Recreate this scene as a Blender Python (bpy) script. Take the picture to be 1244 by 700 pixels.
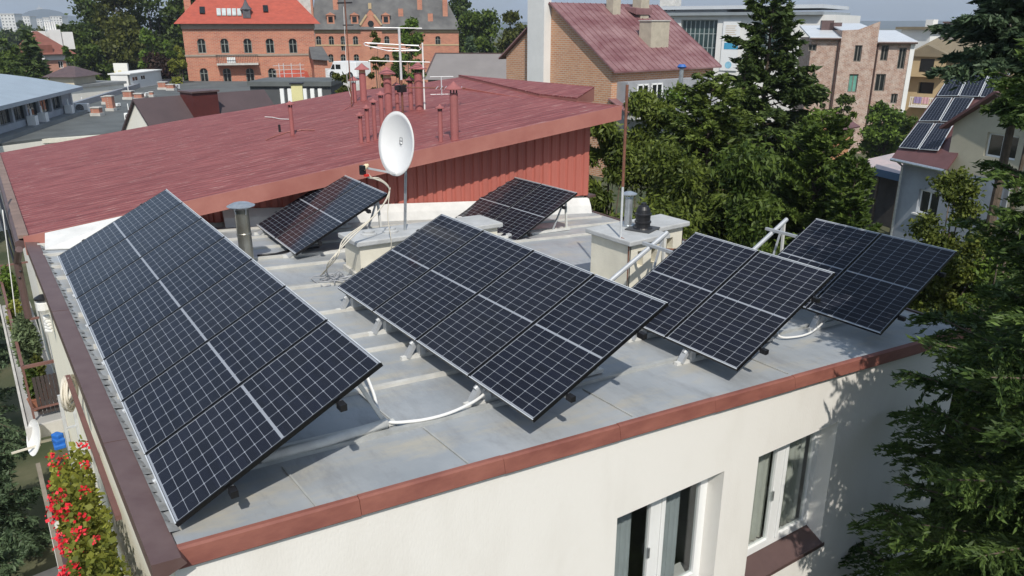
import bpy, math, random
import numpy as np
from mathutils import Vector, Matrix
R = math.radians
S = bpy.context.scene
for o in list(bpy.data.objects):
    bpy.data.objects.remove(o)
COL = S.collection

# ---------------------------------------------------------------- camera, sky, sun, exposure
CZ = 11.5                       # the drone hovers 3 m above the flat roof
PITCH, YAW, FPX = R(19.0), R(35.36), 928.6
cd = bpy.data.cameras.new('camera'); cam = bpy.data.objects.new('camera', cd); COL.objects.link(cam)
cam.location = (0, 0, CZ); cam.rotation_euler = (math.pi/2 - PITCH, 0, -YAW)
cd.sensor_width = 36; cd.lens = 36*FPX/1244; cd.clip_start = 0.05; cd.clip_end = 9000
S.camera = cam
S.render.resolution_x, S.render.resolution_y = 1024, 576
TO_SUN = Vector((-0.315, -0.600, 0.738)).normalized()
W = bpy.data.worlds.new('World'); S.world = W; W.use_nodes = True
nt = W.node_tree; bg = nt.nodes['Background']
sky = nt.nodes.new('ShaderNodeTexSky'); sky.sky_type = 'NISHITA'; sky.sun_disc = False
sky.sun_elevation = math.asin(TO_SUN.z); sky.sun_rotation = math.atan2(TO_SUN.x, TO_SUN.y)
sky.altitude = 200; sky.air_density = 1.0; sky.dust_density = 2.5; sky.ozone_density = 1.5
# thin cloud veil mixed into the sky
tc = nt.nodes.new('ShaderNodeTexCoord'); mp = nt.nodes.new('ShaderNodeMapping'); mp.inputs['Scale'].default_value = (2, 2, 9)
nz = nt.nodes.new('ShaderNodeTexNoise'); nz.inputs['Scale'].default_value = 3; nz.inputs['Detail'].default_value = 7
rp = nt.nodes.new('ShaderNodeValToRGB'); rp.color_ramp.elements[0].position = .46; rp.color_ramp.elements[1].position = .72
rp.color_ramp.elements[0].color = (.38, .38, .38, 1); rp.color_ramp.elements[1].color = (.85, .85, .85, 1)
mx = nt.nodes.new('ShaderNodeMix'); mx.data_type = 'RGBA'; mx.inputs['B'].default_value = (4.9, 6.5, 8.6, 1)
nt.links.new(tc.outputs['Generated'], mp.inputs['Vector']); nt.links.new(mp.outputs[0], nz.inputs['Vector'])
nt.links.new(nz.outputs['Fac'], rp.inputs[0]); nt.links.new(rp.outputs[0], mx.inputs['Factor'])
nt.links.new(sky.outputs[0], mx.inputs['A']); nt.links.new(mx.outputs['Result'], bg.inputs['Color'])
bg.inputs['Strength'].default_value = 0.10
sl = bpy.data.lights.new('sun', 'SUN'); so = bpy.data.objects.new('sun', sl); COL.objects.link(so)
sl.energy = 4.2; sl.angle = R(0.5); sl.color = (1.0, 0.945, 0.86)
so.location = (0, 0, 60); so.rotation_euler = TO_SUN.to_track_quat('Z', 'Y').to_euler()
S.view_settings.view_transform = 'Standard'; S.view_settings.look = 'None'
S.view_settings.exposure = 0; S.view_settings.gamma = 1; S.view_settings.use_curve_mapping = False
S.render.engine = 'CYCLES'
S.cycles.max_bounces = 6; S.cycles.transparent_max_bounces = 8

# ---------------------------------------------------------------- measuring the photograph
_fw = Vector((math.sin(YAW)*math.cos(PITCH), math.cos(YAW)*math.cos(PITCH), -math.sin(PITCH)))
_r = Vector((math.cos(YAW), -math.sin(YAW), 0)); _u = _r.cross(_fw)
_h = Vector((math.sin(YAW), math.cos(YAW), 0)); C0 = Vector((0, 0, CZ))
def ray(px, py): return _fw + _r*((px-622)/FPX) - _u*((py-350)/FPX)
def at(px, py, D): d = ray(px, py); return C0 + d*(D/d.dot(_h))          # D metres ahead, horizontally
def atz(px, py, z): d = ray(px, py); return C0 + d*((z-CZ)/d.z)
def atx(px, py, x): d = ray(px, py); return C0 + d*(x/d.x)
def aty(px, py, y): d = ray(px, py); return C0 + d*(y/d.y)
def atplane(px, py, P, N):
    d = ray(px, py); return C0 + d*((P-C0).dot(N)/d.dot(N))
RZ0, RSX, RSY = 8.209, -0.0695, 0.0096                                    # our flat roof: z = RZ0 + RSX*x + RSY*y
def rz(x, y): return RZ0 + RSX*x + RSY*y
def roofpt(px, py): return atplane(px, py, Vector((0, 0, RZ0)), Vector((-RSX, -RSY, 1)))

# ---------------------------------------------------------------- materials
MATS = {}
def _nodes(name):
    m = bpy.data.materials.new(name); m.use_nodes = True; MATS[name] = m
    n = m.node_tree; b = n.nodes['Principled BSDF']; return m, n, b
def rgb(c): return (c[0], c[1], c[2], 1)
def mat(name, col, rough=.7, var=.15, scale=3, metal=0, bump=0, bscale=None, col2=None, stretch=(1,1,1), spec=None, detail=5, p0=.3, p1=.7):
    if name in MATS: return MATS[name]
    m, n, b = _nodes(name); L = n.links.new
    tc = n.nodes.new('ShaderNodeTexCoord'); mp = n.nodes.new('ShaderNodeMapping'); mp.inputs['Scale'].default_value = stretch
    L(tc.outputs['Object'], mp.inputs['Vector'])
    t = n.nodes.new('ShaderNodeTexNoise'); t.inputs['Scale'].default_value = scale; t.inputs['Detail'].default_value = detail
    t.inputs['Roughness'].default_value = .62; L(mp.outputs[0], t.inputs['Vector'])
    r = n.nodes.new('ShaderNodeValToRGB'); e = r.color_ramp.elements
    e[0].position = p0; e[1].position = p1
    c2 = col2 or tuple(min(1, c*(1+var)) for c in col)
    e[0].color = rgb(tuple(c*(1-var) for c in col)) if not col2 else rgb(col); e[1].color = rgb(c2)
    L(t.outputs['Fac'], r.inputs[0]); L(r.outputs[0], b.inputs['Base Color'])
    b.inputs['Roughness'].default_value = rough; b.inputs['Metallic'].default_value = metal
    if spec is not None: b.inputs['Specular IOR Level'].default_value = spec
    if bump:
        t2 = n.nodes.new('ShaderNodeTexNoise'); t2.inputs['Scale'].default_value = bscale or scale*8; t2.inputs['Detail'].default_value = 4
        L(mp.outputs[0], t2.inputs['Vector'])
        bp = n.nodes.new('ShaderNodeBump'); bp.inputs['Strength'].default_value = bump; bp.inputs['Distance'].default_value = .02
        L(t2.outputs['Fac'], bp.inputs['Height']); L(bp.outputs[0], b.inputs['Normal'])
    return m
def brick(name, c1, c2, mortar, w=.25, h=.075, ms=.01, patch=None, pscale=.6):
    if name in MATS: return MATS[name]
    m, n, b = _nodes(name); L = n.links.new
    tc = n.nodes.new('ShaderNodeTexCoord'); sp = n.nodes.new('ShaderNodeSeparateXYZ'); L(tc.outputs['Object'], sp.inputs[0])
    ad = n.nodes.new('ShaderNodeMath'); L(sp.outputs[0], ad.inputs[0]); L(sp.outputs[1], ad.inputs[1])
    cb = n.nodes.new('ShaderNodeCombineXYZ'); L(ad.outputs[0], cb.inputs[0]); L(sp.outputs[2], cb.inputs[1])
    t = n.nodes.new('ShaderNodeTexBrick'); t.inputs['Scale'].default_value = 1
    t.inputs['Brick Width'].default_value = w; t.inputs['Row Height'].default_value = h; t.inputs['Mortar Size'].default_value = ms
    t.inputs['Color1'].default_value = rgb(c1); t.inputs['Color2'].default_value = rgb(c2); t.inputs['Mortar'].default_value = rgb(mortar)
    L(cb.outputs[0], t.inputs['Vector'])
    nz = n.nodes.new('ShaderNodeTexNoise'); nz.inputs['Scale'].default_value = pscale; nz.inputs['Detail'].default_value = 8; nz.inputs['Roughness'].default_value = .7
    L(tc.outputs['Object'], nz.inputs['Vector'])
    r = n.nodes.new('ShaderNodeValToRGB'); r.color_ramp.elements[0].position = .42; r.color_ramp.elements[1].position = .66
    L(nz.outputs['Fac'], r.inputs[0])
    mx = n.nodes.new('ShaderNodeMix'); mx.data_type = 'RGBA'; L(r.outputs[0], mx.inputs['Factor'])
    L(t.outputs['Color'], mx.inputs['A']); mx.inputs['B'].default_value = rgb(patch or tuple(.75*x for x in c1))
    m2 = n.nodes.new('ShaderNodeMix'); m2.data_type = 'RGBA'; m2.inputs['Factor'].default_value = .55 if patch else .35
    L(t.outputs['Color'], m2.inputs['A']); L(mx.outputs['Result'], m2.inputs['B'])
    L(m2.outputs['Result'], b.inputs['Base Color']); b.inputs['Roughness'].default_value = .9
    return m
def leafmat(name, dark, light, trans=.25):
    if name in MATS: return MATS[name]
    m, n, b = _nodes(name); L = n.links.new
    g = n.nodes.new('ShaderNodeNewGeometry'); tc = n.nodes.new('ShaderNodeTexCoord')
    nz = n.nodes.new('ShaderNodeTexNoise'); nz.inputs['Scale'].default_value = .9; nz.inputs['Detail'].default_value = 3
    L(tc.outputs['Object'], nz.inputs['Vector'])
    ad = n.nodes.new('ShaderNodeMath'); ad.operation = 'MULTIPLY_ADD'; L(g.outputs['Random Per Island'], ad.inputs[0]); ad.inputs[1].default_value = .6
    sb = n.nodes.new('ShaderNodeMath'); sb.operation = 'MULTIPLY_ADD'; L(nz.outputs['Fac'], sb.inputs[0]); sb.inputs[1].default_value = 1.6; sb.inputs[2].default_value = -.6
    L(sb.outputs[0], ad.inputs[2])
    r = n.nodes.new('ShaderNodeValToRGB'); r.color_ramp.elements[0].position = .1; r.color_ramp.elements[1].position = 1.0
    r.color_ramp.elements[0].color = rgb(dark); r.color_ramp.elements[1].color = rgb(light)
    L(ad.outputs[0], r.inputs[0]); L(r.outputs[0], b.inputs['Base Color'])
    b.inputs['Roughness'].default_value = .55; b.inputs['Specular IOR Level'].default_value = .25
    tr = n.nodes.new('ShaderNodeBsdfTranslucent'); L(r.outputs[0], tr.inputs['Color'])
    ms = n.nodes.new('ShaderNodeMixShader'); ms.inputs[0].default_value = trans
    L(b.outputs[0], ms.inputs[1]); L(tr.outputs[0], ms.inputs[2]); L(ms.outputs[0], n.nodes['Material Output'].inputs['Surface'])
    return m
def glassmat():
    m, n, b = _nodes('window_glass'); L = n.links.new
    b.inputs['Base Color'].default_value = (.012, .015, .016, 1); b.inputs['Roughness'].default_value = .06
    return m
def clearglass():
    m, n, b = _nodes('clear_glass'); L = n.links.new
    n.nodes.remove(b); t = n.nodes.new('ShaderNodeBsdfTransparent'); t.inputs[0].default_value = (.88, .90, .90, 1)
    g = n.nodes.new('ShaderNodeBsdfGlossy'); g.inputs['Roughness'].default_value = .03
    lw = n.nodes.new('ShaderNodeLayerWeight'); lw.inputs[0].default_value = .5; pw_ = n.nodes.new('ShaderNodeMath'); pw_.operation='POWER'; pw_.inputs[1].default_value = 3.5; L(lw.outputs['Facing'], pw_.inputs[0])
    fr = n.nodes.new('ShaderNodeMath'); fr.operation='MULTIPLY_ADD'; fr.inputs[1].default_value=.6; fr.inputs[2].default_value=.05; L(pw_.outputs[0], fr.inputs[0]); ms = n.nodes.new('ShaderNodeMixShader')
    L(fr.outputs[0], ms.inputs[0]); L(t.outputs[0], ms.inputs[1]); L(g.outputs[0], ms.inputs[2]); L(ms.outputs[0], n.nodes['Material Output'].inputs['Surface'])
    return m
PL, PW, PG = 1.755, 1.038, 0.02
def cellmat(name, cell, line, rough=.12, lw=.0042):
    m, n, b = _nodes(name); L = n.links.new
    def M(op, a, bb=None, c=None):
        k = n.nodes.new('ShaderNodeMath'); k.operation = op
        for i, v in enumerate((a, bb, c)):
            if v is None: continue
            if isinstance(v, (int, float)): k.inputs[i].default_value = v
            else: L(v, k.inputs[i])
        return k.outputs[0]
    tc = n.nodes.new('ShaderNodeTexCoord'); sp = n.nodes.new('ShaderNodeSeparateXYZ'); L(tc.outputs['Object'], sp.inputs[0])
    x = sp.outputs[0]; y = M('MULTIPLY', sp.outputs[1], -1)
    bx, by = .026, .018                                # margins of white backsheet
    cw = (PW-2*by)/6; mid = PL/2; hl = (PL/2-bx-.010)/10
    xm = M('SUBTRACT', M('ABSOLUTE', M('SUBTRACT', x, mid)), .010)      # distance from the middle gap
    fx = M('ABSOLUTE', M('SUBTRACT', M('MODULO', M('ADD', xm, hl*20), hl), hl/2))
    fy = M('ABSOLUTE', M('SUBTRACT', M('MODULO', M('SUBTRACT', M('ADD', y, cw*20), by), cw), cw/2))
    gx = M('GREATER_THAN', fx, hl/2-lw*.38); gy = M('GREATER_THAN', fy, cw/2-lw*.60)
    cor = M('GREATER_THAN', M('ADD', fx, fy), hl/2+cw/2-lw-.006)         # chamfered wafer corners
    midg = M('LESS_THAN', xm, 0)
    out = M('GREATER_THAN', M('ABSOLUTE', M('SUBTRACT', x, mid)), mid-bx)
    outy = M('GREATER_THAN', M('ABSOLUTE', M('SUBTRACT', y, PW/2)), PW/2-by)
    mask = M('MAXIMUM', M('MAXIMUM', M('MAXIMUM', gx, gy), M('MAXIMUM', cor, midg)), M('MAXIMUM', out, outy))
    bus = M('GREATER_THAN', M('ABSOLUTE', M('SUBTRACT', M('MODULO', M('ADD', y, cw*20-by), cw/9), cw/18)), cw/18-.0006)
    dn = n.nodes.new('ShaderNodeTexNoise'); dn.inputs['Scale'].default_value = 2.4; dn.inputs['Detail'].default_value = 8; L(tc.outputs['Object'], dn.inputs['Vector'])
    oi = n.nodes.new('ShaderNodeObjectInfo')
    fl = M('ADD', M('FLOOR', M('DIVIDE', x, hl)), M('MULTIPLY', M('FLOOR', M('DIVIDE', M('SUBTRACT', y, by), cw)), 31.7))
    wn = n.nodes.new('ShaderNodeTexWhiteNoise'); wn.noise_dimensions = '1D'; L(M('ADD', fl, oi.outputs['Random']), wn.inputs['W'])
    mb = n.nodes.new('ShaderNodeMix'); mb.data_type = 'RGBA'; L(M('MULTIPLY', bus, .12), mb.inputs['Factor'])
    mc = n.nodes.new('ShaderNodeMix'); mc.data_type = 'RGBA'; L(wn.outputs['Value'], mc.inputs['Factor'])
    mc.inputs['A'].default_value = rgb(cell); mc.inputs['B'].default_value = rgb(tuple(1.5*c for c in cell))
    L(mc.outputs['Result'], mb.inputs['A']); mb.inputs['B'].default_value = (.3, .32, .35, 1)
    mx = n.nodes.new('ShaderNodeMix'); mx.data_type = 'RGBA'; L(mask, mx.inputs['Factor'])
    L(mb.outputs['Result'], mx.inputs['A']); mx.inputs['B'].default_value = rgb(line)
    # dust film
    md = n.nodes.new('ShaderNodeMix'); md.data_type = 'RGBA'; L(M('MULTIPLY_ADD', oi.outputs['Random'], .008, M('MULTIPLY', dn.outputs['Fac'], .016)), md.inputs['Factor'])
    L(mx.outputs['Result'], md.inputs['A']); md.inputs['B'].default_value = (.45, .43, .38, 1)
    L(md.outputs['Result'], b.inputs['Base Color']); b.inputs['Roughness'].default_value = rough
    L(M('ADD', M('MULTIPLY', dn.outputs['Fac'], .12), rough-.05), b.inputs['Roughness'])
    b.inputs['Specular IOR Level'].default_value = .18
    return m

# ---------------------------------------------------------------- mesh helpers
class MB:
    def __init__(s): s.v = []; s.f = []
    def add(s, vs, fs):
        k = len(s.v); s.v += [tuple(p) for p in vs]; s.f += [tuple(i+k for i in f) for f in fs]; return s
    def hexa(s, p):   # 4 bottom, 4 top, same winding
        return s.add(p, [(3,2,1,0),(4,5,6,7),(0,1,5,4),(1,2,6,5),(2,3,7,6),(3,0,4,7)])
    def box(s, x0, x1, y0, y1, z0, z1):
        return s.hexa([(x0,y0,z0),(x1,y0,z0),(x1,y1,z0),(x0,y1,z0),(x0,y0,z1),(x1,y0,z1),(x1,y1,z1),(x0,y1,z1)])
    def obox(s, c, size, rot=0):
        a, b, h = size[0]/2, size[1]/2, size[2]; co, si = math.cos(rot), math.sin(rot)
        p = [(-a,-b),(a,-b),(a,b),(-a,b)]; q = [(c[0]+x*co-y*si, c[1]+x*si+y*co) for x, y in p]
        return s.hexa([(x,y,c[2]) for x,y in q]+[(x,y,c[2]+h) for x,y in q])
    def quad(s, a, b, c, d): return s.add([a,b,c,d], [(0,1,2,3)])
    def prism(s, pts, vec):
        n = len(pts); vec = Vector(vec); a = [Vector(p) for p in pts]; b = [p+vec for p in a]
        return s.add(a+b, [tuple(range(n-1,-1,-1)), tuple(range(n,2*n))]+[(i,(i+1)%n,n+(i+1)%n,n+i) for i in range(n)])
    def slab(s, pts, t):   # polygon top surface, thickness t downwards
        return s.prism([Vector(p)-Vector((0,0,t)) for p in pts], (0,0,t))
    def tube(s, pts, r, n=8, caps=True):
        pts = [Vector(p) for p in pts]; rs = r if isinstance(r, (list, tuple)) else [r]*len(pts)
        k = len(s.v); up = None
        for i, p in enumerate(pts):
            d = (pts[min(i+1,len(pts)-1)]-pts[max(i-1,0)]).normalized()
            if up is None: up = Vector((0,0,1)) if abs(d.z) < .9 else Vector((1,0,0))
            a = d.cross(up).normalized(); up2 = a.cross(d).normalized(); up = up2
            for j in range(n):
                t = 2*math.pi*j/n; s.v.append(tuple(p + a*(math.cos(t)*rs[i]) + up2*(math.sin(t)*rs[i])))
        for i in range(len(pts)-1):
            for j in range(n):
                s.f.append((k+i*n+j, k+i*n+(j+1)%n, k+(i+1)*n+(j+1)%n, k+(i+1)*n+j))
        if caps: s.f.append(tuple(k+j for j in range(n-1,-1,-1))); s.f.append(tuple(k+(len(pts)-1)*n+j for j in range(n)))
        return s
    def bar(s, a, b, w, h=None):   # square-section bar between two points
        a = Vector(a); b = Vector(b); h = h or w; d = (b-a).normalized()
        up = Vector((0,0,1)) if abs(d.z) < .95 else Vector((1,0,0))
        x = d.cross(up).normalized(); y = x.cross(d)
        o = [(-1,-1),(1,-1),(1,1),(-1,1)]
        return s.hexa([a+x*(i*w/2)+y*(j*h/2) for i,j in o]+[b+x*(i*w/2)+y*(j*h/2) for i,j in o])
    def lathe(s, c, prof, n=16, axis=None):
        k = len(s.v); c = Vector(c); q = (Vector(axis).normalized().to_track_quat('Z','Y') if axis is not None else None)
        for r, z in prof:
            for j in range(n):
                t = 2*math.pi*j/n; p = Vector((r*math.cos(t), r*math.sin(t), z))
                if q: p = q @ p
                s.v.append(tuple(c+p))
        for i in range(len(prof)-1):
            for j in range(n): s.f.append((k+i*n+j, k+i*n+(j+1)%n, k+(i+1)*n+(j+1)%n, k+(i+1)*n+j))
        s.f.append(tuple(k+j for j in range(n-1,-1,-1))); s.f.append(tuple(k+(len(prof)-1)*n+j for j in range(n)))
        return s
    def build(s, name, m, parent=None, world=False, smooth=False, bevel=0):
        vs = s.v
        if world and parent is not None:
            T = thing_root(parent); inv = WM[T.name].inverted(); vs = [tuple(inv @ Vector(p)) for p in vs]
        me = bpy.data.meshes.new(name); me.from_pydata(vs, [], s.f); me.update()
        if smooth: me.polygons.foreach_set('use_smooth', [True]*len(me.polygons))
        me.materials.append(m); o = bpy.data.objects.new(name, me); COL.objects.link(o)
        if parent is not None: o.parent = parent
        if bevel:
            b = o.modifiers.new('bevel', 'BEVEL'); b.width = bevel; b.segments = 2; b.limit_method = 'ANGLE'
        return o
WM = {}
def thing_root(o):
    while o.parent is not None: o = o.parent
    return o
def setp(o, label=None, cat=None, group=None, kind=None):
    if label: o['label'] = label
    if cat: o['category'] = cat
    if group: o['group'] = group
    if kind: o['kind'] = kind
    return o
def thing(name, label, cat, loc=(0,0,0), rot=0, group=None, rx=0):
    o = bpy.data.objects.new(name, None); COL.objects.link(o); o.empty_display_size = .2
    o.location = loc; o.rotation_euler = (rx, 0, rot)
    WM[o.name] = Matrix.Translation(Vector(loc)) @ Matrix.Rotation(rot, 4, 'Z') @ Matrix.Rotation(rx, 4, 'X')
    return setp(o, label, cat, group)
def copy_tree(o, parent=None):
    c = o.copy(); COL.objects.link(c); c.parent = parent
    for ch in list(o.children): copy_tree(ch, c)
    return c
def wall(mb, u0, u1, z0, z1, holes, depth=.15, v=0):
    us = sorted({u0, u1, *[h[0] for h in holes], *[h[1] for h in holes]}); zs = sorted({z0, z1, *[h[2] for h in holes], *[h[3] for h in holes]})
    us = [x for x in us if u0 <= x <= u1]; zs = [x for x in zs if z0 <= x <= z1]
    def hole(x, z): return any(h[0] < x < h[1] and h[2] < z < h[3] for h in holes)
    for a, b in zip(us, us[1:]):
        for c, d in zip(zs, zs[1:]):
            if not hole((a+b)/2, (c+d)/2): mb.quad((a,v,c),(b,v,c),(b,v,d),(a,v,d))
    for h in holes:
        a, b, c, d = h[:4]; w = v+depth
        mb.quad((a,v,c),(a,w,c),(a,w,d),(a,v,d)); mb.quad((b,w,c),(b,v,c),(b,v,d),(b,w,d))
        mb.quad((a,v,c),(b,v,c),(b,w,c),(a,w,c)); mb.quad((a,w,d),(b,w,d),(b,v,d),(a,v,d))
    return mb
def arch(mb, a, b, z, rise, v=0, n=6):   # spandrels that round off the top of an opening, 2 cm behind the wall face
    pts = []
    for i in range(n+1):
        t = i/n; x = a+(b-a)*t; pts.append((x, z-rise*(1-math.sqrt(max(0, 1-(2*t-1)**2)))))
    for (x0, q0), (x1, q1) in zip(pts, pts[1:]):
        mb.quad((x0,v,q0),(x1,v,q1),(x1,v,z),(x0,v,z))
def window(par, a, b, c, d, v=.12, fr=None, pane=None, mull=1, trans=0, w=.06, ft=.05, label=None):
    fr = fr or M_WHITE; pane = pane or M_GLASS
    m = MB(); m.box(a,a+w,v-ft,v,c,d); m.box(b-w,b,v-ft,v,c,d); m.box(a+w,b-w,v-ft,v,c,c+w); m.box(a+w,b-w,v-ft,v,d-w,d)
    for i in range(mull):
        x = a+(b-a)*(i+1)/(mull+1); m.box(x-w*.5,x+w*.5,v-ft+.003,v-.003,c+w,d-w)
    for i in range(trans):
        z = c+(d-c)*(.62 if trans == 1 else (i+1)/(trans+1)); m.box(a+w,b-w,v-ft+.006,v-.006,z-w*.35,z+w*.35)
    o = m.build('window', fr, par)
    if label: o['label'] = label
    MB().box(a+w*.3,b-w*.3,v-.02,v-.008,c+w*.3,d-w*.3).build('pane', pane, o)
    return o
class Fac:   # a building standing on its front facade: local x along it, y into it, z up
    def __init__(s, name, label, cat, p0, p1, group=None):
        A = at(*p0); B = at(*p1); s.A = A; rot = math.atan2(B.y-A.y, B.x-A.x); s.w = math.hypot(B.x-A.x, B.y-A.y)
        s.t = thing(name, label, cat, (A.x, A.y, 0), rot, group); s.inv = WM[s.t.name].inverted(); s.rot = rot
    def uz(s, px, py, v=0):
        o = s.inv @ C0; d = s.inv.to_3x3() @ ray(px, py); k = (v-o.y)/d.y; p = o + d*k; return p.x, p.z
    def uv(s, px, py, z):   # point at height z
        o = s.inv @ C0; d = s.inv.to_3x3() @ ray(px, py); k = (z-o.z)/d.z; p = o + d*k; return p.x, p.y
    def rect(s, x0, x1, y0, y1, v=0):
        a, zt = s.uz((x0+x1)/2, y0, v); b, zb = s.uz((x0+x1)/2, y1, v); ym = (y0+y1)/2
        return s.uz(x0, ym, v)[0], s.uz(x1, ym, v)[0], zb, zt

M_WHITE = mat('white_paint', (.78, .79, .78), .45, .03)
M_GLASS = glassmat(); M_CLEAR = clearglass()
M_CREAM = mat('cream_render', (.76, .735, .66), .9, .05, 1.2, bump=.15, bscale=90, stretch=(1,1,.35))
M_STEEL = mat('galvanised_steel', (.5, .53, .55), .38, .2, 9, metal=.75)
M_ALU = mat('pale_aluminium', (.68, .70, .71), .42, .12, 9, metal=.35)
M_BLACK = mat('black_plastic', (.012, .012, .014), .45, .2)
M_BARK = mat('bark', (.10, .075, .055), .95, .4, 6, bump=.4)
M_DKBROWN = mat('dark_brown_sheet', (.10, .062, .058), .45, .2, 2.5)
M_GREYWALL = mat('grey_render', (.34, .34, .33), .9, .12, 1.0)
M_BEIGE = mat('beige_render', (.52, .47, .36), .9, .1, 1.0)
M_CONC = mat('light_concrete', (.48, .47, .44), .9, .18, 2)
M_GREYROOF = mat('grey_felt', (.095, .105, .105), .85, .3, .45, detail=8)
M_RUST = mat('rusty_steel', (.16, .065, .04), .8, .35, 12)
M_BRICKRED = brick('brick_orange_red', (.47,.155,.09), (.34,.10,.06), (.40,.28,.21), .5, .16, .025, patch=(.56,.27,.17), pscale=.45)

# ---------------------------------------------------------------- ground, hill, distance
g = MB(); g.quad((-4000,-4000,0),(4000,-4000,0),(4000,4000,0),(-4000,4000,0))
setp(g.build('ground', mat('ground', (.035, .05, .018), .95, .3, .35, col2=(.13, .12, .07), detail=9, p0=.4, p1=.75)), kind='structure')
pv = MB(); q = [atz(-60,600,.03), atz(70,600,.03), atz(80,720,.03), atz(-60,720,.03)]
pv.slab([(-9, 9, .03), (.3, 9, .03), (.3, 17.5, .03), (-9, 16.5, .03)], .1)
setp(pv.build('courtyard_path', mat('paving', (.42, .38, .33), .9, .12, 2)), kind='structure')
hp = [(-260,29),(-120,24),(0,23),(15,22),(25,18),(35,13.5),(48,11),(60,11.5),(72,14),(84,19),(100,21),(150,23),(300,25),(500,27),(900,26),(1200,25),(1500,28)]
hm = MB(); N = len(hp); vs = []
for k, D in enumerate((2500, 3000, 3600)):
    for px, py in hp:
        p = at(px, py, D); vs.append((p.x, p.y, p.z if k == 1 else -2))
hm.add(vs, [(k*N+i, k*N+i+1, (k+1)*N+i+1, (k+1)*N+i) for k in range(2) for i in range(N-1)])
setp(hm.build('hills', mat('hill_woods', (.018, .040, .040), .95, .4, .01)), kind='structure')
p = at(48, 11, 3000); mt = MB(); mt.tube([(p.x,p.y,p.z-10),(p.x,p.y,p.z+13)], [3, 1.2], 6); mt.box(p.x-9,p.x+9,p.y-4,p.y+4,p.z-6,p.z+4)
setp(mt.build('hilltop_tower', M_CONC), 'pale little transmitter tower on top of the far blue hill', 'tower')
FLATW = mat('panel_block_white', (.62, .62, .6), .9, .08, .05)
def far_block(x0, x1, yt, D, label, depth=14):
    A = at(x0, 28, D); B = at(x1, 28, D); zt = at(x0, yt, D).z; w = (B-A).length; rot = math.atan2(B.y-A.y, B.x-A.x)
    t = thing('apartment_block', label, 'apartment block', (A.x, A.y, 0), rot, 'white apartment blocks below the far hill')
    nf = max(3, int(zt/3)); nw = max(4, int(w/3.4)); hs = []
    for i in range(nf):
        z = zt*(i+.35)/nf
        for j in range(nw): hs.append((w*(j+.25)/nw, w*(j+.68)/nw, z, z+zt/nf*.42))
    m = MB(); wall(m, 0, w, 0, zt, hs, .3)
    m.quad((w,0,0),(w,depth,0),(w,depth,zt),(w,0,zt)); m.quad((0,depth,0),(0,0,0),(0,0,zt),(0,depth,zt)); m.quad((w,depth,0),(0,depth,0),(0,depth,zt),(w,depth,zt))
    m.build('wall', FLATW, t); MB().quad((0,.3,0),(w,.3,0),(w,.3,zt-.2),(0,.3,zt-.2)).build('window', mat('far_window', (.12,.13,.14), .3, .3, .3), t)
    MB().box(-.3,w+.3,-.3,depth+.3,zt,zt+.8).build('roof', M_CONC, t)
far_block(2, 19, 17.5, 900, 'tallest white slab block at the far left below the hill')
far_block(19.5, 37, 20.5, 1000, 'white slab block standing just right of the tallest far block')
far_block(38, 52, 23.5, 1150, 'low white block in the middle of the far row below the hill')
far_block(53, 61, 22, 1100, 'narrow white block right of the low far block')
far_block(62, 76, 20.5, 1050, 'rightmost white far block just left of the dark trees')

# ---------------------------------------------------------------- trees
def leafmesh(name, C, size, seed, m, parent, elong=1.6, up=0., nrm=None, vary=1.0, dirs=None):
    rg = np.random.default_rng(seed); n = len(C); C = np.asarray(C, float)
    a = rg.normal(size=(n,3)); a[:,2] = a[:,2]*(1-up*.6)
    if nrm is not None: a = nrm + .45*rg.normal(size=(n,3))
    a /= np.linalg.norm(a, axis=1, keepdims=True)
    b = rg.normal(size=(n,3)); b -= (b*a).sum(1, keepdims=True)*a; b /= np.linalg.norm(b, axis=1, keepdims=True)
    if dirs is not None:
        b = dirs/(np.linalg.norm(dirs, axis=1, keepdims=True)+1e-9); a -= (a*b).sum(1, keepdims=True)*b; a /= np.linalg.norm(a, axis=1, keepdims=True); c_ = np.cross(a, b); a, b = b, c_
    else: a, b = np.cross(a, b), b
    s = (size*(1-vary/2+vary*rg.random(n)))[:,None]
    A = a*s*elong/2; B = b*s/2
    V = np.empty((n,4,3)); V[:,0] = C-A; V[:,1] = C+B*.9-A*.1; V[:,2] = C+A; V[:,3] = C-B*.9-A*.1
    me = bpy.data.meshes.new(name); me.vertices.add(4*n); me.vertices.foreach_set('co', V.ravel())
    me.loops.add(4*n); me.loops.foreach_set('vertex_index', np.arange(4*n, dtype=np.int32))
    me.polygons.add(n); me.polygons.foreach_set('loop_start', np.arange(0, 4*n, 4, dtype=np.int32)); me.update(calc_edges=True)
    me.materials.append(m); o = bpy.data.objects.new(name, me); COL.objects.link(o); o.parent = parent
    return o
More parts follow.
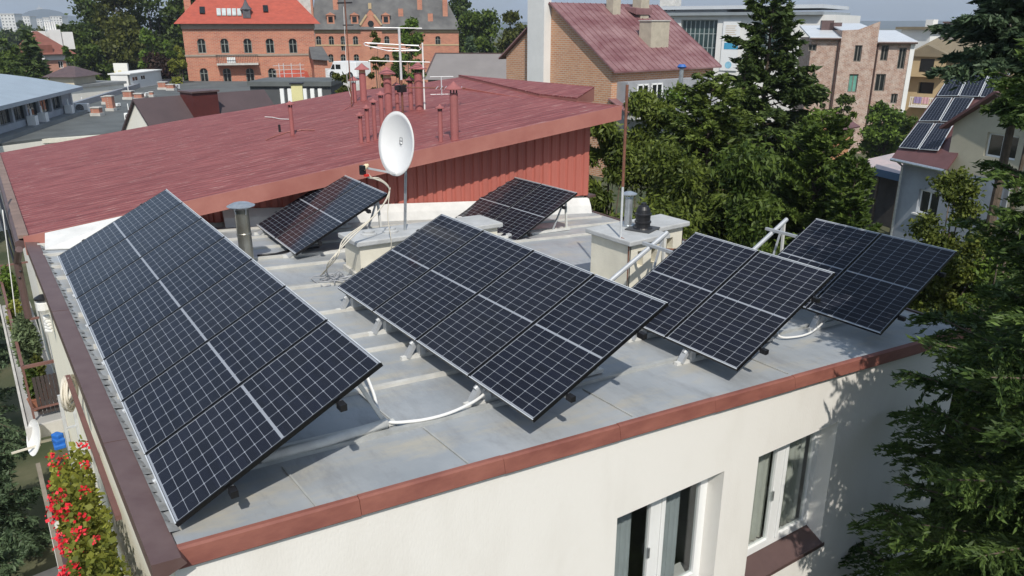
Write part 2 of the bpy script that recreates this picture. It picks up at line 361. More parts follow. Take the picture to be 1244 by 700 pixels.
LM = dict(
    dark=leafmat('leaves_dark_green', (0.018,0.035,0.007), (0.093,0.137,0.024)),
    sage=leafmat('needles_sage',(0.068,0.098,0.051), (0.240,0.306,0.154)),
    hedge=leafmat('leaves_hedge', (0.040,0.060,0.010), (0.207,0.240,0.045)),
    olive=leafmat('leaves_olive', (0.032,0.044,0.007), (0.131,0.142,0.028)),
    mid=leafmat('leaves_mid_green', (0.024,0.048,0.009), (0.126,0.180,0.029)),
    bright=leafmat('leaves_bright_green', (0.033,0.065,0.010), (0.164,0.252,0.036)),
    yellow=leafmat('leaves_yellow_green', (0.068,0.087,0.013), (0.284,0.294,0.048)),
    purple=leafmat('leaves_purple_brown', (0.020,0.011,0.009), (0.071,0.039,0.028)),
    spruce=leafmat('needles_dark', (0.018,0.035,0.010), (0.093,0.137,0.032), .15),
    blue=leafmat('needles_blue_green', (0.024,0.046,0.025), (0.115,0.169,0.085), .15),
    pine=leafmat('needles_fresh_green', (0.024,0.049,0.009), (0.142,0.207,0.036), .2),
    near=leafmat('needles_near', (.020,.042,.010), (.128,.195,.046), .2),
    yewc=leafmat('needles_olive_green', (0.027,0.048,0.009), (0.164,0.218,0.041), .2),
    yew=leafmat('leaves_yew', (0.030,0.050,0.009), (0.186,0.235,0.041), .2))
def deciduous(label, px, top, D, rpx, leaf, n=9000, size=None, base=None, cat='tree', group=None, clumps=26, squash=1., seed=None, name='leafy_tree', solid=.55, sparse=0., elong=1.5, hang=0.):
    seed = seed or int(px*7+top*13+D); rg = np.random.default_rng(seed)
    P = at(px, top, D); H = P.z; Rr = rpx*D/FPX; size = size or max(.05, D*.0030)
    t = thing(name, label, cat, (P.x, P.y, 0), rg.random()*6, group)
    zb = base if base is not None else max(.8, H-Rr*2.6)
    ch = (H-zb)/2; cz = zb+ch
    cc = []; k = 0
    while len(cc) < clumps:
        q = rg.uniform(-1,1,3); d = np.linalg.norm(q)
        if d > 1 or d < .35: continue
        wdt = 1. if q[2] < 0 else 1-.35*q[2]
        cc.append([q[0]*Rr*.80*wdt, q[1]*Rr*.80*wdt, cz+q[2]*ch*.86])
    cc = np.array(cc); cr = Rr*rg.uniform(.24,.44,len(cc))*(1-.3*sparse)
    cr = np.minimum(cr, ch*.6); tp = (cc[:,2]+cr*.8).max(); lo = zb; cc[:,2] = lo+(cc[:,2]-lo)*(H-lo-0)/(tp-lo)*1.0
    sc_ = Rr/np.maximum(np.hypot(cc[:,0],cc[:,1])+cr*.8,1e-3).max(); cc[:,:2] *= max(1, sc_)
    idx = rg.integers(0, len(cc), n); q = rg.normal(size=(n,3)); q /= np.linalg.norm(q,axis=1,keepdims=True)
    rad = rg.random(n)**(.33 if not sparse else .6); L = cc[idx]+q*(cr[idx]*rad*(1+.25*rg.normal(size=n)))[:,None]*np.array([1,1,.82])
    L[:,2] = np.maximum(L[:,2], .05)
    leafmesh('crown', L, size, seed, LM[leaf], t, elong=elong, dirs=(q*.4+rg.normal(size=(n,3))*.5+np.array([0,0,-hang])) if hang else None)
    tr = MB(); r0 = max(.04, H*.009); tr.tube([(0,0,0),(0,0,zb+ch*.5),(.1,.05,H*.85)], [r0*1.3, r0*.8, r0*.25], 7)
    for i in range(min(len(cc), 12)):
        c = cc[i]; z0_ = zb*.7+rg.random()*ch*.7; tr.tube([(0,0,z0_),(c[0]*.5,c[1]*.5,(z0_+c[2])/2+.1),tuple(c)], [r0*.5, r0*.3, r0*.1], 5)
    tr.build('trunk', M_BARK, t, smooth=True)
    return t
def conifer(label, px, top, D, rpx, leaf, nq=30000, size=.12, group=None, zb=.6, seed=None, droop=.22, pos=None, H=None, Rr=None, name='spruce_tree', elong=2.8, power=.85, n_br=130, up=.10):
    """tiers of boughs; every bough carries side branchlets, every branchlet a brush of needle tufts"""
    seed = seed or int(abs(px*3+top*5+D*11))+1; rg = np.random.default_rng(seed)
    P = at(px, top, D) if pos is None else Vector(pos); H = H or P.z; Rr = Rr or rpx*D/FPX
    t = thing(name, label, 'tree', (P.x, P.y, 0), 0, group)
    br = MB(); i = np.arange(n_br); u = np.clip((i+rg.random(n_br))/n_br, 0, .995)**.95
    z0 = zb+(H-zb)*u; an = i*2.39996+rg.normal(size=n_br)*.3
    ln = Rr*(1-u)**power*rg.uniform(.55,1.12,n_br)+.06*Rr*.3
    rise = up+.5*u; dr = droop*(1.25-u)
    def pt(s, k): r = ln[k]*s; return np.stack([r*np.cos(an[k]), r*np.sin(an[k]), z0[k]+rise[k]*r-dr[k]*ln[k]*(s**2)*1.6+.35*dr[k]*ln[k]*s**5], -1)
    w = ln/ln.sum(); per = 44 if nq < 200000 else 80; nbl = n_br*per
    k = rg.choice(n_br, size=nbl, p=w); s = .12+.88*rg.random(nbl)**.75; side = rg.choice([-1., 1.], nbl)
    base = pt(s, k); tip = pt(np.minimum(s+.03, 1.03), k); fw_ = tip-base; fw_ /= np.linalg.norm(fw_, axis=1, keepdims=True)+1e-9
    sd = np.stack([-np.sin(an[k]), np.cos(an[k]), np.zeros(nbl)], -1)*side[:,None]
    a_ = rg.uniform(.5, 1.15, nbl); d = fw_*np.cos(a_)[:,None]+sd*np.sin(a_)[:,None]; d[:,2] += rg.normal(size=nbl)*.16-.16*droop/.22; d /= np.linalg.norm(d, axis=1, keepdims=True)
    bl = (.10+.42*(1.02-s))*ln[k]*rg.uniform(.55,1.1,nbl)+size*1.2
    wt = bl/bl.sum(); j = rg.choice(nbl, size=nq, p=wt); q = rg.random(nq)
    C = base[j]+d[j]*(bl[j]*q)[:,None]; C[:,2] -= .25*bl[j]*q*q
    C += rg.normal(size=(nq,3))*size*.32
    dv = d[j]+rg.normal(size=(nq,3))*.42
    leafmesh('foliage', C, size, seed, LM[leaf], t, elong=elong, dirs=dv)
    for b in range(n_br):
        kk = np.full(4, b); pp = pt(np.array([0.,.35,.7,1.]), kk); r = .008+.008*ln[b]; br.tube([tuple(x) for x in pp], [r*1.3, r, r*.6, r*.25], 4)
    r0 = H*.008+.02; br.tube([(0,0,0),(0,0,H*.6),(0,0,H*.99)], [r0*1.3, r0*.7, .01], 8)
    br.build('trunk', M_BARK, t)
    return t
G1 = 'trees behind the flat grey roofs'
deciduous('dark broad tree left of the wood behind the flat roofs', 100, -10, 122, 34, 'dark', 9000, group=G1, base=1)
deciduous('tall olive green tree towering behind the billboard', 133, -28, 116, 30, 'olive', 9000, group=G1, base=1)
deciduous('very dark tall tree right of the olive tree', 172, -40, 124, 40, 'dark', 12000, group=G1, base=1)
deciduous('dark tree reaching to the left gable of the red roofed brick villa', 212, -34, 122, 32, 'dark', 9000, group=G1, base=1)
deciduous('olive tree filling the gap low behind the small white shed', 152, 24, 112, 26, 'olive', 7000, group=G1, base=.5)
deciduous('low dark tree just right of the brown hipped house', 104, 40, 108, 18, 'mid', 5000, group=G1, base=.5)
deciduous('bright fresh green tree above the purple leaved bush', 181, 35, 104, 19, 'bright', 6000, group=G1, base=.5, clumps=20)
deciduous('pale green shrub top right of the bright green tree', 203, 50, 102, 9, 'bright', 2500, group=G1, base=.5, clumps=12)
deciduous('dark purple leaved bush in front of the trees', 186, 62, 94, 21, 'purple', 6000, group=G1, base=.2, cat='bush', name='purple_bush')
deciduous('yellow green bush against the brick villa corner', 214, 57, 93, 12, 'yellow', 3500, group=G1, base=.2, cat='bush', name='yellow_bush')
deciduous('small round shrub left of the billboard', 131, 78, 96, 7, 'mid', 1500, base=.2, clumps=10, cat='bush', name='garden_bush')
deciduous('slim columnar shrub beside the brown hipped house', 81, 57, 93, 6, 'bright', 2200, base=.2, clumps=12, cat='bush', name='columnar_bush')
deciduous('wide clipped shrub below the brown hipped house', 98, 86, 88, 15, 'mid', 2500, base=.2, clumps=12, cat='bush', name='garden_bush')
conifer('dark spruce left of the brown hipped house', 33, 38, 84, 24, 'spruce', 9000, .30, zb=.5)
deciduous('leafy tree at the left picture edge beside the dark spruce', 6, 46, 90, 20, 'mid', 5000, base=.3)
deciduous('low bushy tree behind the curved metal roof', 14, 74, 76, 24, 'dark', 5000, base=.2)
for i, (px, top, rp_, lf, D) in enumerate([(-10,33,22,'mid',260),(14,36,20,'dark',240),(36,31,18,'mid',280),(58,34,16,'olive',250),(74,31,14,'mid',230),(25,26,6,'dark',500),(90,33,12,'dark',220)]):
    deciduous(['green tree far off at the left edge below the white blocks','darker far tree below the second white block','far green tree above the top of the dark spruce','olive far tree left over the hipped house roof','far green tree right over the hipped house roof','tiny dark tree standing between the white blocks','dark far tree touching the wood on its left'][i], px, top, D, rp_, lf, 2500, base=1, clumps=16, group='far trees below the hill')
deciduous('tree rising behind the grey roofed school at its right end', 556, -14, 150, 22, 'dark', 5000, base=2)
deciduous('round tree right of the school building', 583, 10, 112, 28, 'mid', 9000, base=1)
deciduous('tree behind the grey gabled roof next to the brick house', 622, 14, 104, 26, 'olive', 7000, base=1)
conifer('small blue spruce in front of the round tree', 571, 44, 92, 10, 'blue', 4000, .28, zb=.5, n_br=60)
deciduous('green tree standing in front of the school right of its gable', 497, 22, 82, 17, 'bright', 7000, base=.8)
deciduous('lower green tree leaning on the one before the school', 484, 62, 78, 13, 'mid', 4000, base=.8)
deciduous('airy birch in front of the school gable', 456, 38, 52, 14, 'olive', 5200, base=1.2, size=.13, sparse=1, clumps=34, name='birch_tree')
deciduous('pale bush below the white van', 415, 88, 46, 13, 'olive', 3500, base=.4, size=.14, cat='bush', name='garden_bush')
G2 = 'conifers and yews behind the right half of the flat roof'
conifer('tallest dark spruce rising behind the yews, its tip out of frame', 945, -45, 27, 118, 'spruce', 110000, .085, G2, zb=2, droop=.20, n_br=150, power=.75)
conifer('second spruce top left of the tallest dark spruce', 908, 62, 26, 50, 'spruce', 26000, .08, G2, zb=1, n_br=100)
deciduous('pale leafed yew beside the end of the red sheet wall', 738, 138, 20, 38, 'yew', 26000, size=.065, base=.3, group=G2, name='yew_tree', elong=2.6, hang=.5)
deciduous('yew right of the rusty pole with an uneven top', 790, 112, 22.5, 66, 'yew', 64000, size=.065, base=.3, group=G2, name='yew_tree', elong=2.6, hang=.5)
conifer('large drooping spruce in front of the dark spruces', 866, 92, 21, 112, 'yewc', 110000, .07, G2, zb=.5, droop=.32, power=.45, n_br=170)
deciduous('round yew just behind the white chimneys', 818, 170, 17.5, 84, 'yew', 64000, size=.055, base=.3, group=G2, name='yew_tree', elong=2.6, hang=.5, clumps=40)
deciduous('dark yew behind the upper edge of the third array', 915, 175, 17, 78, 'mid', 46000, size=.06, base=.3, group=G2, name='yew_tree', elong=2.6, hang=.5, clumps=36)
conifer('bushy pine with fresh green tips right of the large yew', 1000, 145, 20, 100, 'pine', 100000, .065, G2, zb=1, droop=.05, name='pine_tree', power=.42, n_br=170, up=.28)
conifer('lower bushy pine left of the house with roof panels', 1042, 195, 18, 58, 'pine', 46000, .06, G2, zb=1, droop=.05, name='pine_tree', power=.42, n_br=130, up=.28)
deciduous('ivy covered trunk mass with bright leaves next to the blue capped flue', 838, 103, 24, 42, 'bright', 30000, size=.07, base=.3, group=G2, clumps=34, name='ivy_mass')
deciduous('dark narrow cypress below the weathered brick house', 1003, 112, 60, 10, 'dark', 5000, size=.12, base=.4, clumps=16, squash=.5, name='cypress_tree')
deciduous('dark cypress pair beside the weathered brick house', 1028, 114, 60, 15, 'dark', 6000, size=.12, base=.4, clumps=18, name='cypress_tree')
deciduous('bright bushy tree below the beige house balcony', 1082, 124, 60, 26, 'bright', 9000, size=.2, base=.4)
deciduous('bushy tree below the balcony at the right, near the roof panels', 1108, 142, 55, 17, 'mid', 6000, size=.2, base=.4)
conifer('big blue green spruce cut by the top right corner', 1296, -170, 18, 108, 'blue', 60000, .065, zb=10.6, droop=.12, seed=5, n_br=110, power=.6)
conifer('younger spruce below the big one at the right edge', 1272, 58, 17, 46, 'near', 30000, .055, zb=9.6, droop=.12, n_br=70, power=.6)
deciduous('thin leaved tree hiding the lower right house', 1168, 205, 15.5, 62, 'hedge', 24000, size=.055, base=4.4, sparse=1, clumps=46)
deciduous('thin leaved tree at the right edge behind the near spruce', 1240, 232, 13.5, 42, 'mid', 17000, size=.05, base=3, sparse=1, clumps=40)
deciduous('thick pale green hedge tree behind the right roof corner', 1165, 300, 15.5, 72, 'hedge', 44000, size=.06, base=.2, clumps=40, name='hedge_tree')
deciduous('mid green hedge tree at the right edge behind the near spruce', 1236, 296, 15, 66, 'bright', 40000, size=.06, base=.2, clumps=34, name='hedge_tree')
# left garden
GL = 'blue green spruces in the left garden'
for i, (x, y, H, rr) in enumerate([(-1.5, 24.5, 7.0, 1.7), (-1.15, 18.6, 5.2, 1.35), (-1.6, 14.6, 4.4, 1.5), (-1.9, 11.6, 3.4, 1.3), (-1.4, 31, 8.0, 2.0)]):
    conifer(['spruce in the left garden beside the far end of the balcony','dark spruce in the left garden alongside the plant balcony','spruce in the left garden below the small white dish','lowest spruce in the left garden next to the courtyard','farthest spruce in the left garden under the power lines'][i],
        0,0,10,0,'blue', 26000, .045, GL, zb=.4, pos=(x,y,H), H=H, Rr=rr, seed=50+i, droop=.25, n_br=110)

# ---------------------------------------------------------------- far and middle buildings
def windows(F, rects, m, v=.14, depth=.16, **k):
    hs = []
    for r in rects:
        a, b, c, d = F.rect(*r[:4]); hs.append((a, b, c, d))
    return hs
# brick villa with red hipped roof
M_REDTILE = mat('red_tiles', (.35, .068, .042), .75, .18, 1.5, bump=.3, stretch=(1,1,3))
F = Fac('brick_villa', 'brick villa with bright red hipped roof and a balcony, upper left', 'house', (220,27,97.5), (381,30,102)); t = F.t
rows = [(x-5, x+5, y0, y1) for y0, y1, xs in ((47,65,(245,273,301,328,356)), (83,100,(248,276,304,331))) for x in xs]
hs = [F.rect(*r) for r in rows]; att = [F.rect(x-2.5, x+2.5, 32, 35) for x in (242,271,300,327,355)]
zt = F.uz(300, 28)[1]; w = F.w; dp = 10
m = MB(); wall(m, 0, w, 0, zt, hs+att, .25)
m.quad((w,0,0),(w,dp,0),(w,dp,zt),(w,0,zt)); m.quad((0,dp,0),(0,0,0),(0,0,zt),(0,dp,zt)); m.quad((w,dp,0),(0,dp,0),(0,dp,zt),(w,dp,zt))
for h in hs: arch(m, h[0], h[1], h[3], .35, .02)
m.build('wall', M_BRICKRED, t)
for h in hs: window(t, *h, v=.24, fr=mat('old_frame', (.2,.22,.2), .6, .1), mull=1, trans=1, w=.09)
for h in att: MB().box(h[0],h[1],.2,.22,h[2],h[3]).build('attic_window', M_GLASS, t)
m = MB(); zb = F.uz(300, 67)[1]; m.box(-.08,w+.08,-.1,0,zb-.12,zb+.12); m.box(-.1,w+.1,-.14,0,zt-.7,zt-.12); m.build('cornice', mat('cornice_grey', (.30,.25,.2), .8, .1), t)
rf = MB(); ov = .8; rh = 6.2; e = zt-.1
rf.add([(-ov,-ov,e),(w+ov,-ov,e),(w+ov,dp+ov,e),(-ov,dp+ov,e),(5.2,dp/2,e+rh),(w-4.6,dp/2,e+rh)], [(0,1,5,4),(1,2,5),(2,3,4,5),(3,0,4),(3,2,1,0)])
ro = rf.build('roof', M_REDTILE, t)
def onroof(px, py):  # front slope of the hipped roof
    n = Vector((0, -rh, dp/2+ov)); o = F.inv @ C0; d = F.inv.to_3x3() @ ray(px, py); P = Vector((0,-ov,e)); k = (P-o).dot(n)/d.dot(n); return o+d*k
A = onroof(263,19); B = onroof(294,18); sw = MB(); ww = (B.x-A.x)/5
for i in range(5): sw.hexa([(A.x+ww*i+.06,A.y-.15,A.z),(A.x+ww*(i+1)-.06,A.y-.15,A.z),(A.x+ww*(i+1)-.06,A.y+.55,A.z+.55),(A.x+ww*i+.06,A.y+.55,A.z+.55)]+[(A.x+ww*i+.06,A.y-.15,A.z+.12),(A.x+ww*(i+1)-.06,A.y-.15,A.z+.12),(A.x+ww*(i+1)-.06,A.y+.45,A.z+.85),(A.x+ww*i+.06,A.y+.45,A.z+.85)])
sw.build('skylight_strip', mat('skylight', (.45,.5,.5), .2, .2, 2), ro)
for px, py in ((246,17),(323,15)):
    A = onroof(px, py); s_ = MB().hexa([(A.x-.3,A.y-.1,A.z),(A.x+.3,A.y-.1,A.z),(A.x+.3,A.y+.7,A.z+.75),(A.x-.3,A.y+.7,A.z+.75),(A.x-.3,A.y-.2,A.z+.1),(A.x+.3,A.y-.2,A.z+.1),(A.x+.3,A.y+.6,A.z+.85),(A.x-.3,A.y+.6,A.z+.85)]); s_.build('skylight', M_GLASS, ro)
A = onroof(300, 21); dm = MB(); dm.box(A.x-.45,A.x+.45,A.y-.2,A.y+1.2,A.z-.1,A.z+.9); dm.lathe((A.x,A.y+.3,A.z+.9), [(.75,0),(.35,.45),(.12,1.0),(.02,1.7)], 8); dm.build('spired_dormer', mat('slate_dark', (.08,.08,.09), .6, .2), ro)
for (px, yb, D_, hh, wx, mm) in ((230,22,104,3.2,.8,M_BRICKRED),(250,8,106,5,1.0,M_BRICKRED),(371,20,104,5.0,1.5,M_CONC)):
    u, vv = F.uv(px, yb, e+1); c = F.inv @ at(px, yb, D_); cm = MB(); cm.box(c.x-wx/2,c.x+wx/2,c.y-.4,c.y+.4,e-.2,c.z+hh); cm.build('chimney', mm, ro)
u0, z0 = F.uz(264, 78); u1, z1 = F.uz(313, 68); bl = MB(); bl.box(u0,u1,-1.2,0,z0-.1,z0+.1); bo = bl.build('balcony', M_CONC, t)
rl = MB()
for i in range(25): x = u0+.05+(u1-u0-.1)*i/24; rl.bar((x,-1.15,z0+.1),(x,-1.15,z0+1.05),.035)
rl.bar((u0,-1.15,z0+1.07),(u1,-1.15,z0+1.07),.07); rl.bar((u0+.03,-1.15,z0+1.05),(u0+.03,0,z0+1.05),.05); rl.bar((u1-.03,-1.15,z0+1.05),(u1-.03,0,z0+1.05),.05); rl.build('railing', M_BLACK, bo)
a_, z_ = F.uz(281, 74); MB().box(a_-.5,a_+.5,-.55,-.15,z0+.12,z0+.8).build('air_conditioner', M_WHITE, bo)
ar = MB(); a0, zz = F.uz(338, 97); a1, z2 = F.uz(376, 97); zt2 = F.uz(356, 84)[1]; ar.add([(a0,-3,zz),(a1,-3,zz),(a1-.2,0,zt2-.3),(a0+.2,0,zt2-.3),((a0+a1)/2,-.5,zt2)], [(0,1,4),(1,2,4),(2,3,4),(3,0,4),(3,2,1,0)]); ar.build('porch_roof', M_REDTILE, t)

# school with grey roof
M_SLATE = mat('grey_slate', (.055,.055,.058), .75, .35, .5, col2=(.14,.14,.135), detail=9)
F = Fac('brick_school', 'long brick school with steep dark grey roof and pointed middle gable', 'school', (382,35,131), (557,37,134)); t = F.t
w = F.w; zt = F.uz(460, 36)[1]; dp = 14
rows = [(x-3.2,x+3.2,44,55) for x in (387,402.5,470,495,532)]+[(x-3,x+3,44,62) for x in (417,)]+[(x-3.2,x+3.2,44,56) for x in (432,)]+[(x-3.2,x+3.2,66,76) for x in (387,402,417,433,470,532)]
hs = [F.rect(*r) for r in rows]; m = MB(); wall(m, 0, w, 0, zt, hs, .25); m.box(0,w,.3,dp,0,zt)
for h in hs: arch(m, h[0], h[1], h[3], .3, .02)
g0 = F.uz(438,37)[0]; g1 = F.uz(464,37)[0]; gz = F.uz(450,11)[1]; gm = (g0+g1)/2
m.prism([(g0,-.3,0),(g1,-.3,0),(g1,-.3,zt+.6),(gm+.7,-.3,gz-1),(gm,-.3,gz),(gm-.7,-.3,gz-1),(g0,-.3,zt+.6)], (0,3,0))
m.build('wall', M_BRICKRED, t)
for h in hs: window(t, *h, v=.24, fr=MATS['old_frame'], mull=1, trans=1, w=.09)
cz_ = F.uz(450,29)[1]; m = MB(); m.lathe((gm,-.35,cz_), [(.5,0),(.5,.1)], 14, axis=(0,1,0)); m.build('round_window', M_GLASS, t)
m = MB(); m.box(-.1,w+.1,-.12,0,zt-.5,zt-.05); zz = F.uz(420,55)[1]; m.box(0,g0,-.07,0,zz-.1,zz+.1); m.box(g1,w,-.07,0,zz-.1,zz+.1)
for s_ in (-1,1): m.bar((gm+s_*(g1-g0)/2,-.33,zt+.7),(gm+s_*.6,-.33,gz-.9),.3)
m.box(gm-.25,gm+.25,-.5,.2,gz,gz+.9); m.build('cornice', mat('sandstone', (.45,.34,.2), .8, .1), t)
rf = MB(); e = zt; rh = 7.5
rf.add([(-.5,-.6,e),(w+.5,-.6,e),(w+.5,dp,e),(-.5,dp,e),(.5,4.5,e+rh),(w-3.2,4.5,e+rh),(w-3.2,dp-4,e+rh),(.5,dp-4,e+rh)], [(0,1,5,4),(1,2,6,5),(2,3,7,6),(3,0,4,7),(4,5,6,7),(3,2,1,0)])
ro = rf.build('roof', M_SLATE, t)
def slopept(px, py):
    n = Vector((0,-rh,5.1)); o = F.inv @ C0; d = F.inv.to_3x3() @ ray(px, py); P = Vector((0,-.6,e)); return o+d*((P-o).dot(n)/d.dot(n))
for px in (402,431,469):
    A = slopept(px, 29); dm = MB(); dm.box(A.x-.6,A.x+.6,A.y,A.y+2,A.z,A.z+1.3); dm.prism([(A.x-.8,A.y-.15,A.z+1.3),(A.x+.8,A.y-.15,A.z+1.3),(A.x,A.y-.15,A.z+1.75)], (0,2.2,0)); d_ = dm.build('dormer', M_BRICKRED, ro)
    MB().box(A.x-.35,A.x+.35,A.y-.06,A.y-.02,A.z+.25,A.z+1.1).build('dormer_window', M_GLASS, ro)
for px, py, h in ((378,22,3.),(408,12,2.5),(487,20,1.2),(510,12,2.4),(541,20,3.0),(523,26,1.2)):
    A = slopept(px, py); cm = MB().box(A.x-.4,A.x+.4,A.y,A.y+1,A.z-1,A.z+h); cm.build('chimney', M_BRICKRED, ro)
# porch roof between the villa and the school
A = at(381,75,96); B = at(402,75,96.6); pr_ = thing('slate_shed', 'dark grey roofed annexe between the two brick buildings', 'shed', (A.x,A.y,0), math.atan2(B.y-A.y,B.x-A.x))
zt = at(390,72,96).z; z2 = at(390,57,99).z; w = (B-A).length
MB().box(0,w*.8,.3,6,0,zt).build('wall', M_BRICKRED, pr_); MB().add([(-.2,-.3,zt),(w,-.3,zt-.2),(w*.7,4,z2),(-.2,4,z2),(-.2,8,zt),(w,8,zt)],[(0,1,2,3),(3,2,5,4),(0,3,4),(1,5,2)]).build('roof', M_SLATE, pr_)

# white van
M_VAN = mat('van_white', (.75,.76,.76), .3, .03)
A = at(398,96,72); B = at(433,96,70); rot = math.atan2(B.y-A.y,B.x-A.x); gz = at(415,97,71).z; L_ = (B-A).length
vt = thing('camper_van', 'white van parked before the school, its cab facing left', 'van', (A.x,A.y,0), rot)
k = L_/5.4
pf = [(0,gz+.3),(0,gz+1.1*k),(.55*k,gz+1.25*k),(1.0*k,gz+1.9*k),(1.3*k,gz+2.35*k),(L_,gz+2.35*k),(L_,gz+.3)]
b_ = MB().prism([(x,0,z) for x,z in pf],(0,1.9,0)).build('body', M_VAN, vt, bevel=.05)
MB().prism([(.75*k,-.01,gz+1.3*k),(1.5*k,-.01,gz+1.3*k),(1.5*k,-.01,gz+1.95*k),(1.15*k,-.01,gz+1.95*k)],(0,.04,0)).build('side_window', M_GLASS, vt)
MB().box(1.7*k,2.6*k,-.01,.03,gz+1.35*k,gz+1.95*k).build('side_window', M_GLASS, vt)
for x in (1.0*k, L_-1.1*k):
    wl = MB().lathe((x,-.02,gz+.36),[(.36,0),(.36,.24)],16,axis=(0,1,0)).build('wheel', M_BLACK, vt); MB().lathe((x,-.04,gz+.36),[(.18,0),(.18,.02)],12,axis=(0,1,0)).build('rim', M_STEEL, wl)
A2 = at(416,97.5,71); tr_ = MB().slab([(p.x,p.y,gz+.0) for p in (at(396,98,66),at(440,98,66),at(440,96,90),at(396,96,90))],gz)
setp(tr_.build('raised_yard', M_CONC), kind='structure')

# brown hipped house at the left with white chimneys
M_BROWNTILE = mat('brown_tiles', (.20,.075,.055), .8, .2, 1.2)
M_OFFW = mat('white_render', (.70,.70,.68), .9, .06, .8)
F = Fac('hipped_house', 'small house with brown hipped roof and white chimneys at the far left', 'house', (40,66,97),(90,66,100.5)); t = F.t; w = F.w; zt = F.uz(60,66)[1]
h1 = F.rect(71,77,74,83); m = MB(); wall(m,0,w*.76,0,zt,[h1],.2); m.box(0,w*.76,.25,6,0,zt); m.build('wall', brick('brick_pink',(.52,.25,.17),(.46,.2,.14),(.4,.3,.25)), t); window(t,*h1,v=.18)
mm = MB(); mm.box(-.6,w*.22,-.6,-.02,0,F.uz(50,67)[1]); mm.box(0,w*.76,-.08,-.02,zt-.7,zt-.05); mm.build('white_bay', M_OFFW, t)
rf = MB(); e=zt; A=F.uz(58,38); rf.add([(-.5,-.8,e),(w,-.8,e),(w,6.6,e),(-.5,6.6,e),(w*.30,3,F.uz(57,38,3)[1]),(w*.42,3,F.uz(57,38,3)[1])],[(0,1,5,4),(1,2,5),(2,3,4,5),(3,0,4),(3,2,1,0)]); ro=rf.build('roof',M_BROWNTILE,t)
a,z=F.uz(55,62); MB().box(a-.7,a+.7,-.5,1.5,z-.4,z+.7).build('dormer',M_BROWNTILE,ro)
for x0,x1,y0 in ((37,55,38),(59,73,36),(75,88,39)):
    a=F.uz(x0,y0,3)[0]; b=F.uz(x1,y0,3)[0]; z=F.uz(x0,y0,3)[1]; zb2=F.uz(x0,50,3)[1]; MB().box(a,b,3,4.2,zb2-1,z).build('chimney',M_OFFW,ro)
tp=MB(); a=F.uz(62,40,3)[0]
for i in range(5): z=F.uz(60,36,3)[1]; tp.tube([(a+i*.28-.3,3.6,z),(a+i*.28-.3,3.6,z+.9)],.1,6)
tp.build('flue_cluster',M_OFFW,ro)
# brown garden roof, billboard, white shed
A=at(50,94,74); B=at(92,96,74); rot=math.atan2(B.y-A.y,B.x-A.x); w=(B-A).length; z=A.z; t=thing('garden_pavilion','low pavilion with dark brown hipped roof below the brown hipped house','shed',(A.x,A.y,0),rot)
MB().box(.5,w-.5,.5,4.5,0,z).build('wall',M_BEIGE,t); MB().add([(0,0,z),(w,0,z),(w,5,z),(0,5,z),(w*.4,2.5,z+.9),(w*.6,2.5,z+.9)],[(0,1,5,4),(1,2,5),(2,3,4,5),(3,0,4),(3,2,1,0)]).build('roof',M_DKBROWN,t)
A=at(137,77,92); B=at(154,77,92); rot=math.atan2(B.y-A.y,B.x-A.x); w=(B-A).length; z1=A.z; z0=at(145,92.5,92).z; t=thing('billboard','white and yellow advertising board standing on a brick base','billboard',(A.x,A.y,0),rot)
MB().box(0,w,0,.3,z0,z1).build('board',mat('poster',(.75,.75,.70),.6,.1,.55,col2=(.62,.50,.08),p0=.56,p1=.6),t); MB().box(.05,w+.2,-.1,.5,0,z0).build('brick_base',M_BRICKRED,t)
A=at(157,92,84); B=at(196,93,92); rot=math.atan2(B.y-A.y,B.x-A.x); w=(B-A).length; z1=A.z+.1; t=thing('white_shed','long low white shed with small dark windows right of the billboard','shed',(A.x,A.y,0),rot)
hs=[(w*.08,w*.25,z1-.75,z1-.25),(w*.34,w*.48,z1-.75,z1-.25)]; m=MB(); wall(m,0,w,0,z1,hs,.1); m.box(0,w,.2,2,0,z1-.02); m.build('wall',M_OFFW,t); MB().box(-.1,w+.1,-.15,2.2,z1,z1+.12).build('roof',M_OFFW,t)
for h in hs: window(t,*h,v=.09)

# low flat roofed halls, left
M_FELTL = mat('felt_light', (.20,.21,.21), .85, .2, .6)
def gpoly(name,label,cat,pts,z,zb,mr,mw,edge=None,par_h=.0,ew=.35):
    P=[atz(x,y,z) for x,y in pts]; c=P[0]; t=thing(name,label,cat,(c.x,c.y,0),0)
    L=[(p.x-c.x,p.y-c.y) for p in P]; MB().prism([(x,y,zb) for x,y in L],(0,0,z-zb-.15)).build('wall',mw,t)
    r=MB().prism([(x,y,z-.15) for x,y in L],(0,0,.15)).build('roof',mr,t)
    if edge: 
        for i in edge:
            a=L[i]; b=L[(i+1)%len(L)]; MB().bar((a[0],a[1],z+par_h/2),(b[0],b[1],z+par_h/2),ew,par_h).build('parapet',mat('parapet_zinc',(.33,.35,.38),.5,.12,1.5,metal=.3),r)
    return t,r,P
tF,rF,PF = gpoly('felt_roofed_hall','low hall with wide dark grey felt roof carrying small brick chimneys','hall',[(-60,182),(60,167),(330,148),(330,99),(222,98.5),(180,103),(0,160),(-60,174)],5.0,0,M_GREYROOF,M_CREAM,[4,5],.45)
P=[atz(x,y,4.6) for x,y in ((-60,192),(80,172),(60,168),(-60,184))]
cw_=MB(); A=atz(-60,171,4.9); B=atz(150,160,4.9)
t2=thing('cream_annexe','cream walled annexe with light roof edge at the left picture edge','hall',(A.x,A.y,0),math.atan2(B.y-A.y,B.x-A.x)); w=(B-A).length
MB().box(0,w,-2.0,0,0,4.7).build('wall',M_CREAM,t2); MB().box(-.1,w+.1,-2.1,.1,4.7,4.95).build('roof',mat('cream_coping',(.62,.60,.52),.8,.1),t2)
